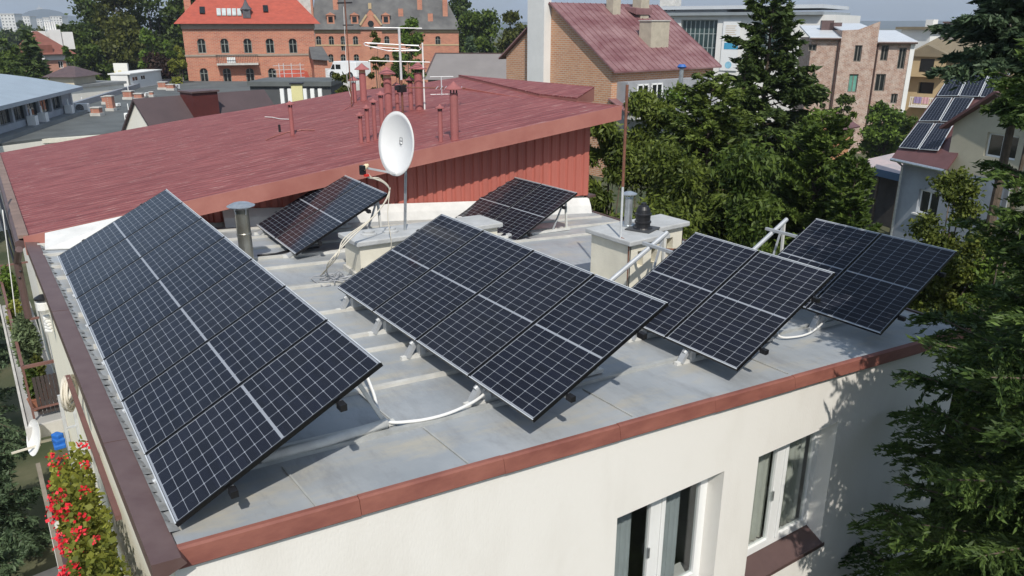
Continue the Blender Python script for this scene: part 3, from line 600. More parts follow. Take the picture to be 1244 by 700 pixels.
tG,rG,PG_ = gpoly('lower_felt_hall','lower grey roofed hall strip between the curved metal roof and the chimneyed felt roof','hall',[(-60,165),(0,155),(120,117),(222,98),(222,96),(130,101),(84,112),(60,128),(-60,150)],4.6,0,M_FELTL,M_CONC)
A=atz(80,116,4.6); B=atz(152,103,4.6); t=thing('cream_hall','long cream hall wall beyond the lower roof, left of centre','hall',(A.x,A.y,0),0)
a=at(80,122,73); b=at(152,112,80); ab=Vector((b.x-a.x,b.y-a.y,0)); t.location=(a.x,a.y,0); t.rotation_euler.z=math.atan2(ab.y,ab.x); WM[t.name]=Matrix.Translation((a.x,a.y,0))@Matrix.Rotation(t.rotation_euler.z,4,'Z')
za=at(80,105,73).z; MB().box(0,ab.length,0,4,0,za-.25).build('wall',M_CREAM,t); MB().box(-.2,ab.length+.2,-.2,4.2,za-.25,za).build('roof',M_FELTL,t)
# brick chimneys and air conditioners on the felt roof: they belong to the hall, the units are things
M_BRK2 = brick('brick_small',(.42,.15,.09),(.34,.11,.07),(.38,.3,.25))
for x0,x1,y0,y1 in ((114,124,131,141),(126,131,118,127),(132,140,117,135),(153,163,111,121),(166,175,114,122),(195,204,100,109),(205,213,103,110),(167,173,135,147),(183,187,112,118)):
    B=atz((x0+x1)/2,y1,5.0); D=(B-C0).dot(_h); wd=(x1-x0)*D/FPX; T=at((x0+x1)/2,y0,D+wd/2); inv=WM[tF.name].inverted(); b=inv@B
    m=MB(); m.obox((b.x,b.y+wd*.4,4.9),(wd,wd*.8,T.z-5.0+.1),-YAW)
    ch=m.build('chimney',M_BRK2,rF)
    ch2=MB(); ch2.obox((b.x,b.y+wd*.4,5.0),(wd+.14,wd*.8+.14,.22),-YAW); ch2.obox((b.x,b.y+wd*.4,T.z-.0),(wd+.1,wd*.8+.1,.07),-YAW); ch2.build('chimney_flashing',M_CONC,rF)
def ac_unit(label,px,py,w_px,D,rot,group=None,rest='roof'):
    B=at(px,py,D); w=w_px*D/FPX; t=thing('air_conditioner',label,'air conditioner',tuple(B),rot,group); h=w*.72; d=w*.4
    MB().box(-w/2,w/2,-d/2,d/2,.06,h).build('casing',M_WHITE,t,bevel=.02)
    c=(-w*.12,-d/2-.012,h*.52); m=MB()
    for r in (.3,.22,.14,.06): 
        for k in range(18):
            a0,a1=2*math.pi*k/18,2*math.pi*(k+1)/18; m.bar((c[0]+r*w*math.cos(a0),c[1]-.006,c[2]+r*w*math.sin(a0)),(c[0]+r*w*math.cos(a1),c[1]-.006,c[2]+r*w*math.sin(a1)),.012)
    MB().lathe((c[0],c[1]+.004,c[2]),[(.31*w,0),(.31*w,.006)],20,axis=(0,1,0)).build('fan_opening',mat('fan_dark',(.05,.05,.05),.6,.1),t); m.build('fan_grille',M_WHITE,t)
    f_=MB(); f_.box(-w*.4,-w*.3,-d/2,d/2,0,.06); f_.box(w*.3,w*.4,-d/2,d/2,0,.06); f_.build('foot',M_BLACK,t)
    return t
for lab,px,py,wp in (('white air conditioner left of the small brick chimneys on the felt roof',101,137,15),('white air conditioner beside the nearest brick chimney on the felt roof',159.5,147,13)):
    D=(atz(px,py,5.0)-C0).dot(_h); ac_unit(lab,px,py,wp,D,-.45,'air conditioners on the dark felt roof')
for lab,px,py,wp in (('side turned white air conditioner behind the pair of brick chimneys',144,130,6),('pale air conditioner right of the brick chimney on the felt roof',178,118,7),('farthest pale air conditioner near the brick villa end of the felt roof',215,109,8)):
    D=(atz(px,py,5.0)-C0).dot(_h); ac_unit(lab,px,py,wp,D,.7,'air conditioners on the dark felt roof')
ANT=MB()
for x,y0,y1 in ((157,118,105),(100,125,118),(156,134,126),(212,100,90)):
    B=atz(x,y0,5.0); D=(B-C0).dot(_h); T=at(x,y1,D); i_=WM[tF.name].inverted(); ANT.bar(i_@B,i_@Vector((B.x,B.y,T.z)),.06); 
ANT.build('vent_rod',M_WHITE,rF)
# curved metal roof building
z1=7.0
A=atz(-30,132,z1); B=atz(84,106,z1); rot=math.atan2(B.y-A.y,B.x-A.x); w=(B-A).length
t=thing('curved_roof_hall','long building with pale curved metal roof and a dark window band at the left edge','hall',(A.x,A.y,0),rot)
dp=17; m=MB(); n=14; prof=[(-.8+ (dp+.8)*i/n, z1+1.5*math.sin(math.pi*(.06+.88*i/n))-.28) for i in range(n+1)]
for (y0,q0),(y1,q1) in zip(prof,prof[1:]): m.quad((-12,y0,q0),(w+.5,y0,q0),(w+.5,y1,q1),(-12,y1,q1)); m.quad((-12,y1,q1-.25),(w+.5,y1,q1-.25),(w+.5,y0,q0-.25),(-12,y0,q0-.25)); m.quad((w+.5,y0,q0-.25),(w+.5,y1,q1-.25),(w+.5,y1,q1),(w+.5,y0,q0))
m.quad((-12,-.8,prof[0][1]-.25),(w+.5,-.8,prof[0][1]-.25),(w+.5,-.8,prof[0][1]),(-12,-.8,prof[0][1]))
M_BLUEMET=mat('blue_grey_metal_roof',(.36,.42,.47),.45,.08,.8,metal=.2); m.build('roof',M_BLUEMET,t)
hs=[(-11+i*2.3,-9+i*2.3,z1-1.35,z1-.35) for i in range(int((w+10.5)/2.3))]
hs2=[(w-5.6,w-1.2,z1-3.1,z1-2.5)]
m=MB(); wall(m,-12,w,0,z1-.1,hs+hs2,.25); m.quad((w,0,0),(w,dp,0),(w,dp,z1+.3),(w,0,z1-.1)); m.build('wall',mat('bluish_cladding',(.36,.38,.42),.7,.1,1),t)
for h in hs: window(t,*h,v=.2,fr=mat('frame_grey',(.16,.17,.18),.5,.1),mull=1)
MB().box(hs2[0][0],hs2[0][1],.2,.24,hs2[0][2],hs2[0][3]).build('vent_band',M_BLACK,t)
MB().box(-12,w+.3,-.9,-.02,z1-2.0,z1-1.75).build('ledge',M_FELTL,t)
for u in (w-9.5,w-7.6,w-2.2): gt=MB(); gt.box(u,u+.55,-.6,-.1,z1-1.75,z1-1.15); gt.tube([(u+.27,-.3,z1-1.15),(u+.27,-.3,z1-.7)],.07,6); gt.build('roof_vent',M_WHITE,t)
pp=MB(); pp.tube([(w-.3,-.12,.2),(w-.3,-.12,z1-.2)],.06,6); pp.build('downpipe',M_WHITE,t)

# brown gable with dark red box, yellow chimney, dark and white low buildings
M_DKROOF=mat('dark_brown_roof',(.075,.052,.055),.75,.12,.8)
A=at(178,153,33.5); B=at(193,150,33.0)
F=Fac('dark_gabled_house','small house with dark brown roof and a cream gable end behind the red roof','house',(192,150,31),(345,128,35.6)); t=F.t; w=F.w
zr=F.uz(184,119,1.6)[1]; ze=zr-1.5
MB().add([(0,0,0),(0,3.2,0),(0,3.2,ze),(0,1.6,zr-.06),(0,0,ze),(w,0,0),(w,3.2,0),(w,3.2,ze),(w,1.6,zr-.06),(w,0,ze)],[(0,4,3,2,1),(5,6,7,8,9),(0,5,9,4),(1,2,7,6)]).build('wall',M_CREAM,t)
r_=MB(); 
for s_ in (-1,1): 
    a=(1.6+s_*1.85); r_.hexa([(-.12,1.6,zr-.08),(w+.1,1.6,zr-.08),(w+.1,a,ze-.35),(-.12,a,ze-.35),(-.12,1.6,zr+.02),(w+.1,1.6,zr+.02),(w+.1,a,ze-.25),(-.12,a,ze-.25)] if s_>0 else [(-.12,a,ze-.35),(w+.1,a,ze-.35),(w+.1,1.6,zr-.08),(-.12,1.6,zr-.08),(-.12,a,ze-.25),(w+.1,a,ze-.25),(w+.1,1.6,zr+.02),(-.12,1.6,zr+.02)])
ro=r_.build('roof',M_DKROOF,t)
a,z=F.uz(233,112,.6); b,_=F.uz(264,112,.6); MB().box(a,b,.6,1.6,ze-.5,z-.05).build('chimney',mat('dark_red_sheet',(.085,.018,.016),.6,.15,2),ro)
MB().box(a-.06,b+.06,.52,1.68,z-.05,z+.02).build('chimney_cap',M_DKBROWN,ro)
B=at(362,121,44); t=thing('yellow_chimney','pale yellow chimney with dark cap beyond the red roof','chimney',(B.x,B.y,0),-.4); T=at(362,101,44); 
MB().box(-.3,.3,-.3,.3,0,T.z-.05).build('stack',mat('yellow_render',(.62,.58,.30),.9,.06,2),t); MB().box(-.38,.38,-.38,.38,T.z-.05,T.z+.03).build('cap',M_BLACK,t)
F=Fac('dark_low_block','low dark flat roofed block with a white striped front behind the yellow chimney','hall',(345,115,52),(402,112,52)); w=F.w; z=F.uz(370,99)[1]
MB().box(-2.2,w,0,4,0,z-.3).build('wall',mat('dark_block',(.07,.075,.08),.8,.2,.6),F.t); MB().box(-2.3,w+.1,-.2,4.1,z-.3,z).build('roof',M_GREYROOF,F.t)
m=MB()
for i in range(6): m.box(w-3.3+i*.5,w-3.05+i*.5,-.25,-.02,0,z-.45)
m.build('white_slat',M_WHITE,F.t); MB().box(.3,1.5,-.2,-.02,z-1.3,z-.6).build('white_panel',M_OFFW,F.t)
# scaffold like antenna frame near the villa
B=at(346,98,60); T=at(346,77,60); t=thing('wire_frame_mast','thin pale antenna frame in front of the brick villa','antenna',(B.x,B.y,0),0); m=MB()
for x in (-.35,0,.6,1.3): m.bar((x,0,B.z-2),(x,0,T.z),.04)
for z in (.2,.5,.8,1.1): m.bar((-.8,0,B.z+z),(1.6,0,B.z+z),.03)
m.build('rod',M_ALU,t)

# ---------------------------------------------------------------- grey gabled roof and brick house with mauve roof
M_WARMGREY=mat('warm_grey_roof',(.20,.185,.18),.8,.08,.6)
F=Fac('grey_roofed_house','long house with plain warm grey roof behind the red roof','house',(520,99,88),(690,103,86)); t=F.t; w=F.w; zt=F.uz(600,95)[1]; zr=F.uz(540,65,4)[1]
MB().box(0,w+2,0,7.5,0,zt).build('wall',M_GREYWALL,t)
rf=MB(); r0=F.uz(520,65,4)[0]; rf.add([(-.3,-.6,zt-.2),(w+2,-.6,zt-.2),(w+2,4,zr),(.1,4,zr),(-.3,8.2,zt-.2),(w+2,8.2,zt-.2)],[(0,1,2,3),(3,2,5,4),(0,3,4),(1,5,2)]); ro=rf.build('roof',M_WARMGREY,t)
e_=MB(); e_.bar((-.34,-.65,zt-.17),(.06,4,zr+.03),.14,.1); e_.bar((.06,4,zr+.04),(w+2,4,zr+.04),.16,.08); e_.build('ridge_cap',M_DKBROWN,ro)

M_MAUVE=mat('mauve_sheet_roof',(.155,.062,.066),.6,.2,.8,col2=(.31,.19,.19),stretch=(1,.5,1),detail=9,p0=.35,p1=.75)
M_BRICKOR=brick('brick_orange_house',(.56,.27,.14),(.44,.19,.10),(.52,.42,.32),.5,.16,.03)
# gable faces left-front; ridge runs to the right-back
F=Fac('brick_house_mauve_roof','orange brick house under a weathered mauve sheet metal roof','house',(628,100,69),(743,100,60)); t=F.t; w=F.w
zr=F.uz(671,3)[1]; ur=F.uz(671,3)[0]; zl=F.uz(620,42)[1]; ue,ze=F.uz(747,85)
dp=12.2
zl2=zr-(ur+1.5)*(zr-ze)/(ue-ur)
gb=MB(); gb.prism([(-1.5,0,0),(w,0,0),(w,0,ze+.2-.15),(ur,0,zr-.15),(-1.5,0,zl2-.15)],(0,dp,0)); wl_=gb.build('wall',M_BRICKOR,t)
rf=MB(); th=.12; ov=.35
for (ua,za,ub,zb_) in ((ur,zr,ue+.3,ze-.1),(ur,zr,-2.2,zl2-.4)):
    q=[(ua,-ov,za),(ub,-ov,zb_),(ub,dp+ov,zb_),(ua,dp+ov,za)]; rf.prism([(x,y,z-th) for x,y,z in q],(0,0,th))
n=int((dp+2*ov)/.62)
for i in range(n+1):
    y=-ov+.03+i*(dp+2*ov-.06)/n; rf.bar((ur,y,zr+.02),(ue+.3,y,ze-.08),.035,.06)
ro=rf.build('roof',M_MAUVE,t)
def rpt(px,py):
    P=Vector((ur,0,zr)); nn=Vector((zr-ze,0,ue-ur)).normalized(); o=F.inv@C0; d=F.inv.to_3x3()@ray(px,py); return o+d*((P-o).dot(nn)/d.dot(nn))
ch=MB(); a,_=F.uz(649,60); b,_=F.uz(669,60); z=F.uz(659,-14)[1]; ch.box(a,b,-.75,-.01,F.uz(659,89)[1]-3,z); ch.build('white_chimney',M_OFFW,t)
for px,py,wx,wy,h in ((745,14,.8,.9,1.7),(778,18,1.0,1.0,2.4),(794,52,1.3,2.2,2.4)):
    p=rpt(px,py); m=MB().box(p.x-wx/2,p.x+wx/2,p.y-wy/2,p.y+wy/2,p.z-.8,p.z+h*.7); m.build('chimney',mat('chimney_render',(.42,.38,.30),.9,.15,2),ro)
    MB().box(p.x-wx/2-.07,p.x+wx/2+.07,p.y-wy/2-.07,p.y+wy/2+.07,p.z+h*.7,p.z+h*.7+.08).build('chimney_cap',M_CONC,ro)
p=rpt(770,12); MB().prism([(p.x-.1,p.y-1.0,p.z),(p.x+1.2,p.y-1.0,p.z-.4),(p.x+1.2,p.y-1.0,p.z+.1),(p.x-.1,p.y-1.0,p.z+.25)],(0,2,0)).build('roof_dormer',M_MAUVE,ro)
# right side: recessed balcony under the eave
sd=MB(); xw=w+.02; sd.box(w-.6,xw+1.1,.6,dp-.6,0,ze-.9); sd.build('side_wall',mat('grey_side_wall',(.30,.31,.33),.9,.1,1.2),t)
zz=ze-1.6
for y0 in (1.6,3.2):
    f_=MB(); x=xw+1.12; 
    for a0,a1 in ((y0,y0+.12),(y0+.6,y0+.72),(y0+1.2,y0+1.32)): f_.box(x,x+.05,a0,a1,zz-1.6,zz+.5)
    f_.box(x,x+.05,y0,y0+1.32,zz+.4,zz+.52); wo=f_.build('balcony_door',M_WHITE,t); MB().box(x+.001,x+.02,y0+.1,y0+1.25,zz-1.55,zz+.42).build('pane',M_GLASS,wo)
bl=MB(); bl.box(w+1.15,w+2.4,.2,dp-1.5,ze-3.55,ze-3.3); bo=bl.build('balcony',M_CONC,t)
rl=MB()
for z in (.35,.6,.85,1.05): rl.bar((w+2.38,.2,ze-3.3+z),(w+2.38,dp-1.5,ze-3.3+z),.05); rl.bar((w+1.2,.22,ze-3.3+z),(w+2.38,.22,ze-3.3+z),.05)
for y in (.2,2,4,6,dp-1.5): rl.bar((w+2.38,y,ze-3.3),(w+2.38,y,ze-2.25),.05)
rl.build('railing',M_ALU,bo)
lean=MB(); lean.prism([(w-.1,-.2,ze-2.1),(w+1.9,-.2,ze-3.0),(w+1.9,-.2,ze-3.08),(w-.1,-.2,ze-2.2)],(0,1.5,0)); lean.build('porch_roof',M_MAUVE,t)
pl=MB(); a=F.inv@at(826,115,33); T=at(826,80,33).z; pl.tube([(a.x,a.y,0),(a.x,a.y,T-.1)],.09,8); pw=WM[t.name]@Vector((a.x,a.y,0))
tt=thing('steel_flue','slim steel flue with a blue cap standing in front of the mauve roofed house','flue',(pw.x,pw.y,0)); MB().tube([(0,0,0),(0,0,T-.1)],.09,8).build('pipe',M_STEEL,tt); MB().lathe((0,0,T-.1),[(.15,0),(.2,.06),(.12,.16)],10).build('cap',mat('blue_cap',(.03,.12,.4),.5,.1),tt)

# ---------------------------------------------------------------- modern white building
M_MOD=mat('white_grey_cladding',(.50,.53,.56),.6,.06,.4)
F=Fac('modern_office','modern white office with curved eaves, tall glass bays and a blue banner','office building',(770,70,104),(902,70,96)); t=F.t; w=F.w
z1=F.uz(850,19)[1]; z2=F.uz(850,-12)[1]
h1=F.rect(826,870,24,75); h2=F.rect(801,818,22,45); m=MB(); wall(m,-8,F.uz(884,50)[0],0,z1,[h1,h2],.5); we=F.uz(884,50)[0]; m.box(-8,we,.6,14,0,z1); m.build('wall',M_OFFW,t)
MB().box(-8.4,F.uz(1000,20)[0],-.6,14,z1,z1+.35).build('lower_eave',mat('eave_grey',(.25,.28,.30),.6,.1,1),t)
hh=[F.rect(x,x+6,7,14) for x in (788,800,810)]
m=MB(); wall(m,-6,F.uz(880,5)[0],z1+.35,z2-2.2,hh,.2,v=1.2); m.box(-6,F.uz(880,5)[0],1.5,13,z1+.35,z2-2.2); m.build('upper_wall',M_MOD,t)
for h in hh: window(t,*h,v=1.35)
MB().box(-7,F.uz(1000,0)[0],.2,14,z2-2.2,z2-1.8).build('upper_roof',M_MOD,t)
for h in (h1,h2): window(t,*h,v=.45,fr=mat('curtain_wall_frame',(.30,.34,.34),.4,.1),pane=mat('green_glass',(.03,.055,.055),.12,.4,.5),mull=7,trans=2,w=.12)
# right wing turned away
m=MB(); uq=we; hr=[(uq+3.0,uq+7.3,z1-4.6,z1-.7)]; wall(m,uq,uq+12,0,z1,hr,.3,v=.05); m.box(uq,uq+12,.4,14,0,z1); m.build('wing_wall',M_OFFW,t); window(t,*hr[0],v=.3,fr=MATS['curtain_wall_frame'],pane=MATS['green_glass'],mull=4,trans=2,w=.1)
a,b,c,d=F.rect(877,898,24,86); bt=MB().box(a,b,-.12,-.05,c,d).build('banner',mat('banner_white',(.72,.74,.75),.6,.03),t)
a,b,c,d=F.rect(880,897,52,60); MB().box(a,b,-.135,-.125,c,d).build('blue_stripe',mat('banner_blue',(.05,.30,.50),.6,.1),bt)
a,b,c,d=F.rect(881,889,74,84); MB().lathe(((a+b)/2,-.135,(c+d)/2),[((b-a)/2,0),((b-a)/2,.01)],20,axis=(0,1,0)).build('blue_disc',mat('banner_pale_blue',(.25,.50,.65),.6,.2,3),bt)
a,b,c,d=F.rect(881,896,30,43); mm=MB(); 
for k_ in range(5): mm.box(a+.1,b-.15*(k_%2)-.1,-.135,-.125,c+(d-c)*(k_+.2)/5,c+(d-c)*(k_+.6)/5)
mm.build('banner_lines',mat('banner_beige',(.60,.52,.42),.6,.05),bt)
cm=MB(); cm.box(w*.1,w*.25,4,6,z2-1.8,z2-.6); cm.build('roof_plant',M_CONC,t)

# weathered brick block
M_WBRICK=brick('brick_weathered',(.36,.195,.135),(.24,.12,.085),(.42,.37,.32),.30,.11,.016,patch=(.62,.55,.48),pscale=1.9)
F=Fac('weathered_brick_block','weathered brick block with flaking render and a white flat roof','house',(985,60,74),(1110,65,72)); t=F.t; w=F.w
zl=F.uz(1000,47)[1]; zm=F.uz(1045,37)[1]; 
um0,um1=F.uz(1020,60)[0],F.uz(1064,60)[0]
zr_=F.uz(1090,52)[1]
rects=[(1037,1046,55,75),(1070,1079,55,74),(1091,1100,58,84),(1030,1041,90,112),(1063,1075,90,111),(982,992,54,62),(985,990,92,108),(1082,1090,114,126)]
hs=[F.rect(*r) for r in rects]
m=MB(); wall(m,0,um0,0,zl,[h for h in hs if h[1]<um0],.2); wall(m,um0,um1,0,zm,[h for h in hs if um0<h[0]<um1 and h[1]<um1],.2,v=-.25); wall(m,um1,w,0,zr_,[h for h in hs if h[0]>um1],.2)
m.box(0,um0,.3,9,0,zl); m.box(um0,um1,.0,9,0,zm); m.box(um1,w,.3,9,0,zr_-.02); m.prism([(um0,-.25,zm),(um1,-.25,zm),(um1,-.25,zm+.75),(um0+(um1-um0)*.45,-.25,zm+.06)],(0,.4,0)); m.build('wall',M_WBRICK,t)
for i,h in enumerate(hs):
    v=(-.08 if um0<h[0]<um1 and h[1]<um1 else .17); o=window(t,*h,v=v,fr=mat('grey_old_frame',(.16,.15,.13),.7,.2),pane=(mat('green_curtain',(.10,.28,.22),.7,.3,2) if i in (3,6) else M_GLASS),w=.08)
M_ZINC=mat('white_zinc_roof',(.62,.64,.66),.35,.08,1,metal=.1)
rf=MB(); rf.hexa([(-.2,-.3,zl),(um0,-.3,zl),(um0,9,zl+1.0),(-.2,9,zl+1.0),(-.2,-.3,zl+.12),(um0,-.3,zl+.12),(um0,9,zl+1.15),(-.2,9,zl+1.15)])
rf.hexa([(um0,.2,zm-.1),(um1,.2,zm-.1),(um1,9,zm+.5),(um0,9,zm+.5),(um0,.2,zm),(um1,.2,zm),(um1,9,zm+.62),(um0,9,zm+.62)])
rf.hexa([(um1+.02,-.3,zr_),(w+.15,-.3,zr_),(w+.15,9,zr_+.9),(um1+.02,9,zr_+.9),(um1+.02,-.3,zr_+.12),(w+.15,-.3,zr_+.12),(w+.15,9,zr_+1.02),(um1+.02,9,zr_+1.02)])
ro=rf.build('roof',M_ZINC,t)
gt=MB(); gt.tube([(-.2,-.4,zl-.02),(um0-.05,-.4,zl-.02)],.09,6); gt.tube([(um1+.05,-.4,zr_-.02),(w+.1,-.4,zr_-.02)],.09,6); gt.tube([(um0-.12,-.2,0),(um0-.12,-.2,zl)],.07,6); gt.tube([(um1+.14,-.15,0),(um1+.14,-.15,zr_)],.07,6); gt.build('gutter',mat('rust_gutter',(.09,.05,.04),.7,.2),t)
MB().box(w-.35,w+.02,-.06,-.01,0,zr_).build('white_corner_strip',M_OFFW,t)
for u,hh_ in ((um0*.55,1.0),(um0*.85,.8)): MB().box(u,u+1.1,5,6,zl+.6,zl+.6+hh_).build('roof_box',M_DKBROWN,ro)

# beige house behind, with balcony and laundry
M_TANROOF=mat('tan_brown_roof',(.20,.165,.11),.85,.12,.8); M_TAN=mat('tan_render',(.44,.34,.20),.9,.1,.8)
F=Fac('beige_house','beige house with brown hipped roofs, a dormer and a white railed balcony','house',(1103,70,79),(1190,75,75)); t=F.t; w=F.w
ze=F.uz(1130,70)[1]; zr=F.uz(1175,30,4)[1]; hs=[F.rect(1115,1134,100,114)]
m=MB(); wall(m,0,w+4,0,ze,hs,.8); m.box(0,w+4,.9,10,0,ze); m.build('wall',M_TAN,t); MB().box(hs[0][0],hs[0][1],.75,.79,hs[0][2],hs[0][3]).build('pane',M_GLASS,t)
rf=MB(); rf.add([(-.5,-.8,ze),(w+4,-.8,ze),(w+4,10.5,ze),(-.5,10.5,ze),(w*.55,4.5,zr),(w+3,4.5,zr)],[(0,1,5,4),(1,2,5),(2,3,4,5),(3,0,4),(3,2,1,0)]); ro=rf.build('roof',M_TANROOF,t)
a,z=F.uz(1127,57,-1); dm=MB(); dm.prism([(a-1.9,-1.2,z-.9),(a+2.4,-1.2,z-.9),(a+.1,-1.2,z+.15),(a-.1,-1.2,z+.15)],(0,4,0)); dm.build('dormer_roof',M_TANROOF,ro); z0=z-2.6
dw=MB(); dw.box(a-1.4,a+1.8,-.95,.6,z0-.2,z-.9); dwo=dw.build('dormer',M_TAN,ro); MB().box(a-.4,a+.8,-.99,-.96,z0+.3,z-1.1).build('dormer_window',M_GLASS,ro)
a,z=F.uz(1147,42,2); a2=F.uz(1160,42,2)[0]; zc=F.uz(1150,28,2)[1]; MB().box(a-.2,a2+.2,2,3,ze+.5,zc).build('chimney',mat('chimney_grey',(.30,.27,.25),.9,.1),ro); MB().box(a-.3,a2+.3,1.9,3.1,zc,zc+.12).build('chimney_cap',M_DKBROWN,ro)
a,zb=F.uz(1108,127); b,_=F.uz(1137,127); bl=MB().box(a,b+.4,-1.3,0,zb-.15,zb); bo=bl.build('balcony',M_OFFW,t); rl=MB(); 
for i in range(16): x=a+.05+(b+.3-a)*i/15; rl.bar((x,-1.25,zb),(x,-1.25,zb+.75),.06)
rl.bar((a,-1.25,zb+.8),(b+.4,-1.25,zb+.8),.08); rl.build('railing',M_OFFW,bo)
for px0,px1,c,l in ((1111,1120,(.30,.24,.42),'lilac towel drying over the balcony railing of the beige house'),(1121,1129,(.60,.36,.40),'pink towel drying over the balcony railing of the beige house')):
    a0=F.uz(px0,117,-1.4)[0]; a1=F.uz(px1,117,-1.4)[0]; wpt=WM[t.name]@Vector((a0,-1.34,zb+.25)); m=MB()
    for i in range(6): u0_=(a1-a0)*i/6; u1_=(a1-a0)*(i+1)/6; o0=.02*math.sin(i*2.1); o1=.02*math.sin((i+1)*2.1); m.hexa([(u0_,o0,0),(u1_,o1,0),(u1_,o1+.02,0),(u0_,o0+.02,0),(u0_,o0,.62),(u1_,o1,.62),(u1_,o1+.02,.62),(u0_,o0+.02,.62)])
    o=m.build('towel',mat('towel_%d'%px0,c,.9,.1,5)); o.location=wpt; o.rotation_euler.z=F.rot; setp(o,l,'towel')
# pale house peeking behind
F=Fac('pale_house','pale house with a thin flat eave behind the beige house roof','house',(1094,45,95),(1130,45,92)); w=F.w; z=F.uz(1110,36)[1]
MB().box(0,w,0,8,0,z).build('wall',M_OFFW,F.t); MB().box(-.5,w+.6,-.5,8.5,z,z+.3).build('roof',M_TANROOF,F.t); MB().box(w*.45,w*.7,2,3,z+.3,z+1.1).build('chimney',M_OFFW,F.t)

# ---------------------------------------------------------------- house with roof panels (right)
M_MAROON=mat('maroon_roof',(.125,.058,.058),.6,.2,1.5)
E0=at(1083,192,24); E1=at(1152,205,21.5)       # eave line
F=Fac('house_with_roof_panels','grey rendered house with maroon roof carrying seven solar panels, right','house',(1087,196,38),(1160,205,34.5)); t=F.t; w=F.w
ue0,ze=F.uz(1083,192,-.4)
# roof slope: through eave and towards the ridge (1160..1215, 85)
ridge_z=ze+4.4; 
o_=F.inv@C0
def s3(px,py):
    n=Vector((0,-4.4,4.6)).normalized(); P=Vector((0,-.4,ze)); d=F.inv.to_3x3()@ray(px,py); return o_+d*((P-o_).dot(n)/d.dot(n))
c0=s3(1083,192); c1=s3(1150,206); c2=s3(1216,112); c3=s3(1160,83); c4=s3(1214,88)
rf=MB(); q=[c0,c1,c2,c4,c3]; rf.prism([p-Vector((0,0,.15)) for p in q],(0,0,.15)); 
ro=rf.build('roof',M_MAROON,t)
gz=min(c3.z,c4.z); 
m=MB(); wr=F.rect(1114,1140,232,262,.25); hs=[wr]; wall(m,.3,w+2.5,0,ze-.1,hs,.18,v=.25); m.box(.3,w+2.5,.5,6,0,ze-.1); m.build('wall',mat('blue_grey_wall',(.30,.33,.37),.9,.12,1),t)
window(t,*wr,v=.42,mull=1,w=.08); MB().box(wr[0]-.1,wr[1]+.1,.1,.24,wr[2]-.1,wr[2]-.02).build('sill',M_OFFW,t)
# cream gable wing right, nearer
Fg=Fac("gable_wing","x","x",(1160,190,35),(1275,190,31))
bpy.data.objects.remove(Fg.t)
gi=F.inv
def toF(P): return gi@P
gp=[Fg.uz(1162,150),Fg.uz(1216,112),Fg.uz(1270,150),Fg.uz(1275,200),Fg.uz(1150,200)]
R2=Matrix.Translation(Fg.A*1)@Matrix.Rotation(Fg.rot,4,'Z'); R2=Matrix.Translation((Fg.A.x,Fg.A.y,0))@Matrix.Rotation(Fg.rot,4,'Z')
def G(u,v,z): return tuple(gi@(R2@Vector((u,v,z))))
wr=Fg.rect(1197,1236,163,193)
m=MB(); wall(m,gp[4][0],gp[3][0]+1,0,gp[0][1],[wr],.2); ap=gp[1]; m.prism([(gp[4][0],0,gp[0][1]),(gp[3][0]+1,0,gp[0][1]),(gp[3][0]+1,0,gp[2][1]),(ap[0],0,ap[1]-.15)],(0,.3,0)); m.box(gp[4][0],gp[3][0]+1,.35,5,0,gp[0][1]-.02)
m.v=[G(*p) for p in m.v]; m.build('gable_wall',mat('sand_render',(.46,.43,.33),.9,.08,1.2),t)
m=MB(); a,b,c,d=wr; ww=.08
m.box(a,a+ww,.12,.17,c,d); m.box(b-ww,b,.12,.17,c,d); m.box(a+ww,b-ww,.12,.17,c,c+ww); m.box(a+ww,b-ww,.12,.17,d-ww,d); m.box((a+b)/2-.05,(a+b)/2+.05,.12,.165,c+ww,d-ww); m.v=[G(*p) for p in m.v]; wo=m.build('window',M_WHITE,t)
m=MB(); m.box(a,b,.13,.15,c,d); m.v=[G(*p) for p in m.v]; m.build('pane',M_GLASS,wo)
m=MB(); m.bar((gp[4][0]-.4,-.15,gp[0][1]-.25),(ap[0],-.15,ap[1]),.5,.12); m.bar((ap[0],-.15,ap[1]),(gp[3][0]+1.3,-.15,gp[2][1]-.2),.5,.12); m.v=[G(*p) for p in m.v]; m.build('gable_verge',M_MAROON,ro)
gt=MB(); gt.tube([(ue0+.1,-.5,ze-.05),(F.uz(1150,206,-.4)[0],-.5,ze-.05)],.08,8); gt.tube([(.45,.1,.2),(.45,.1,ze-.4),(.6,-.4,ze-.1)],.06,8); gt.build('gutter',M_STEEL,t)
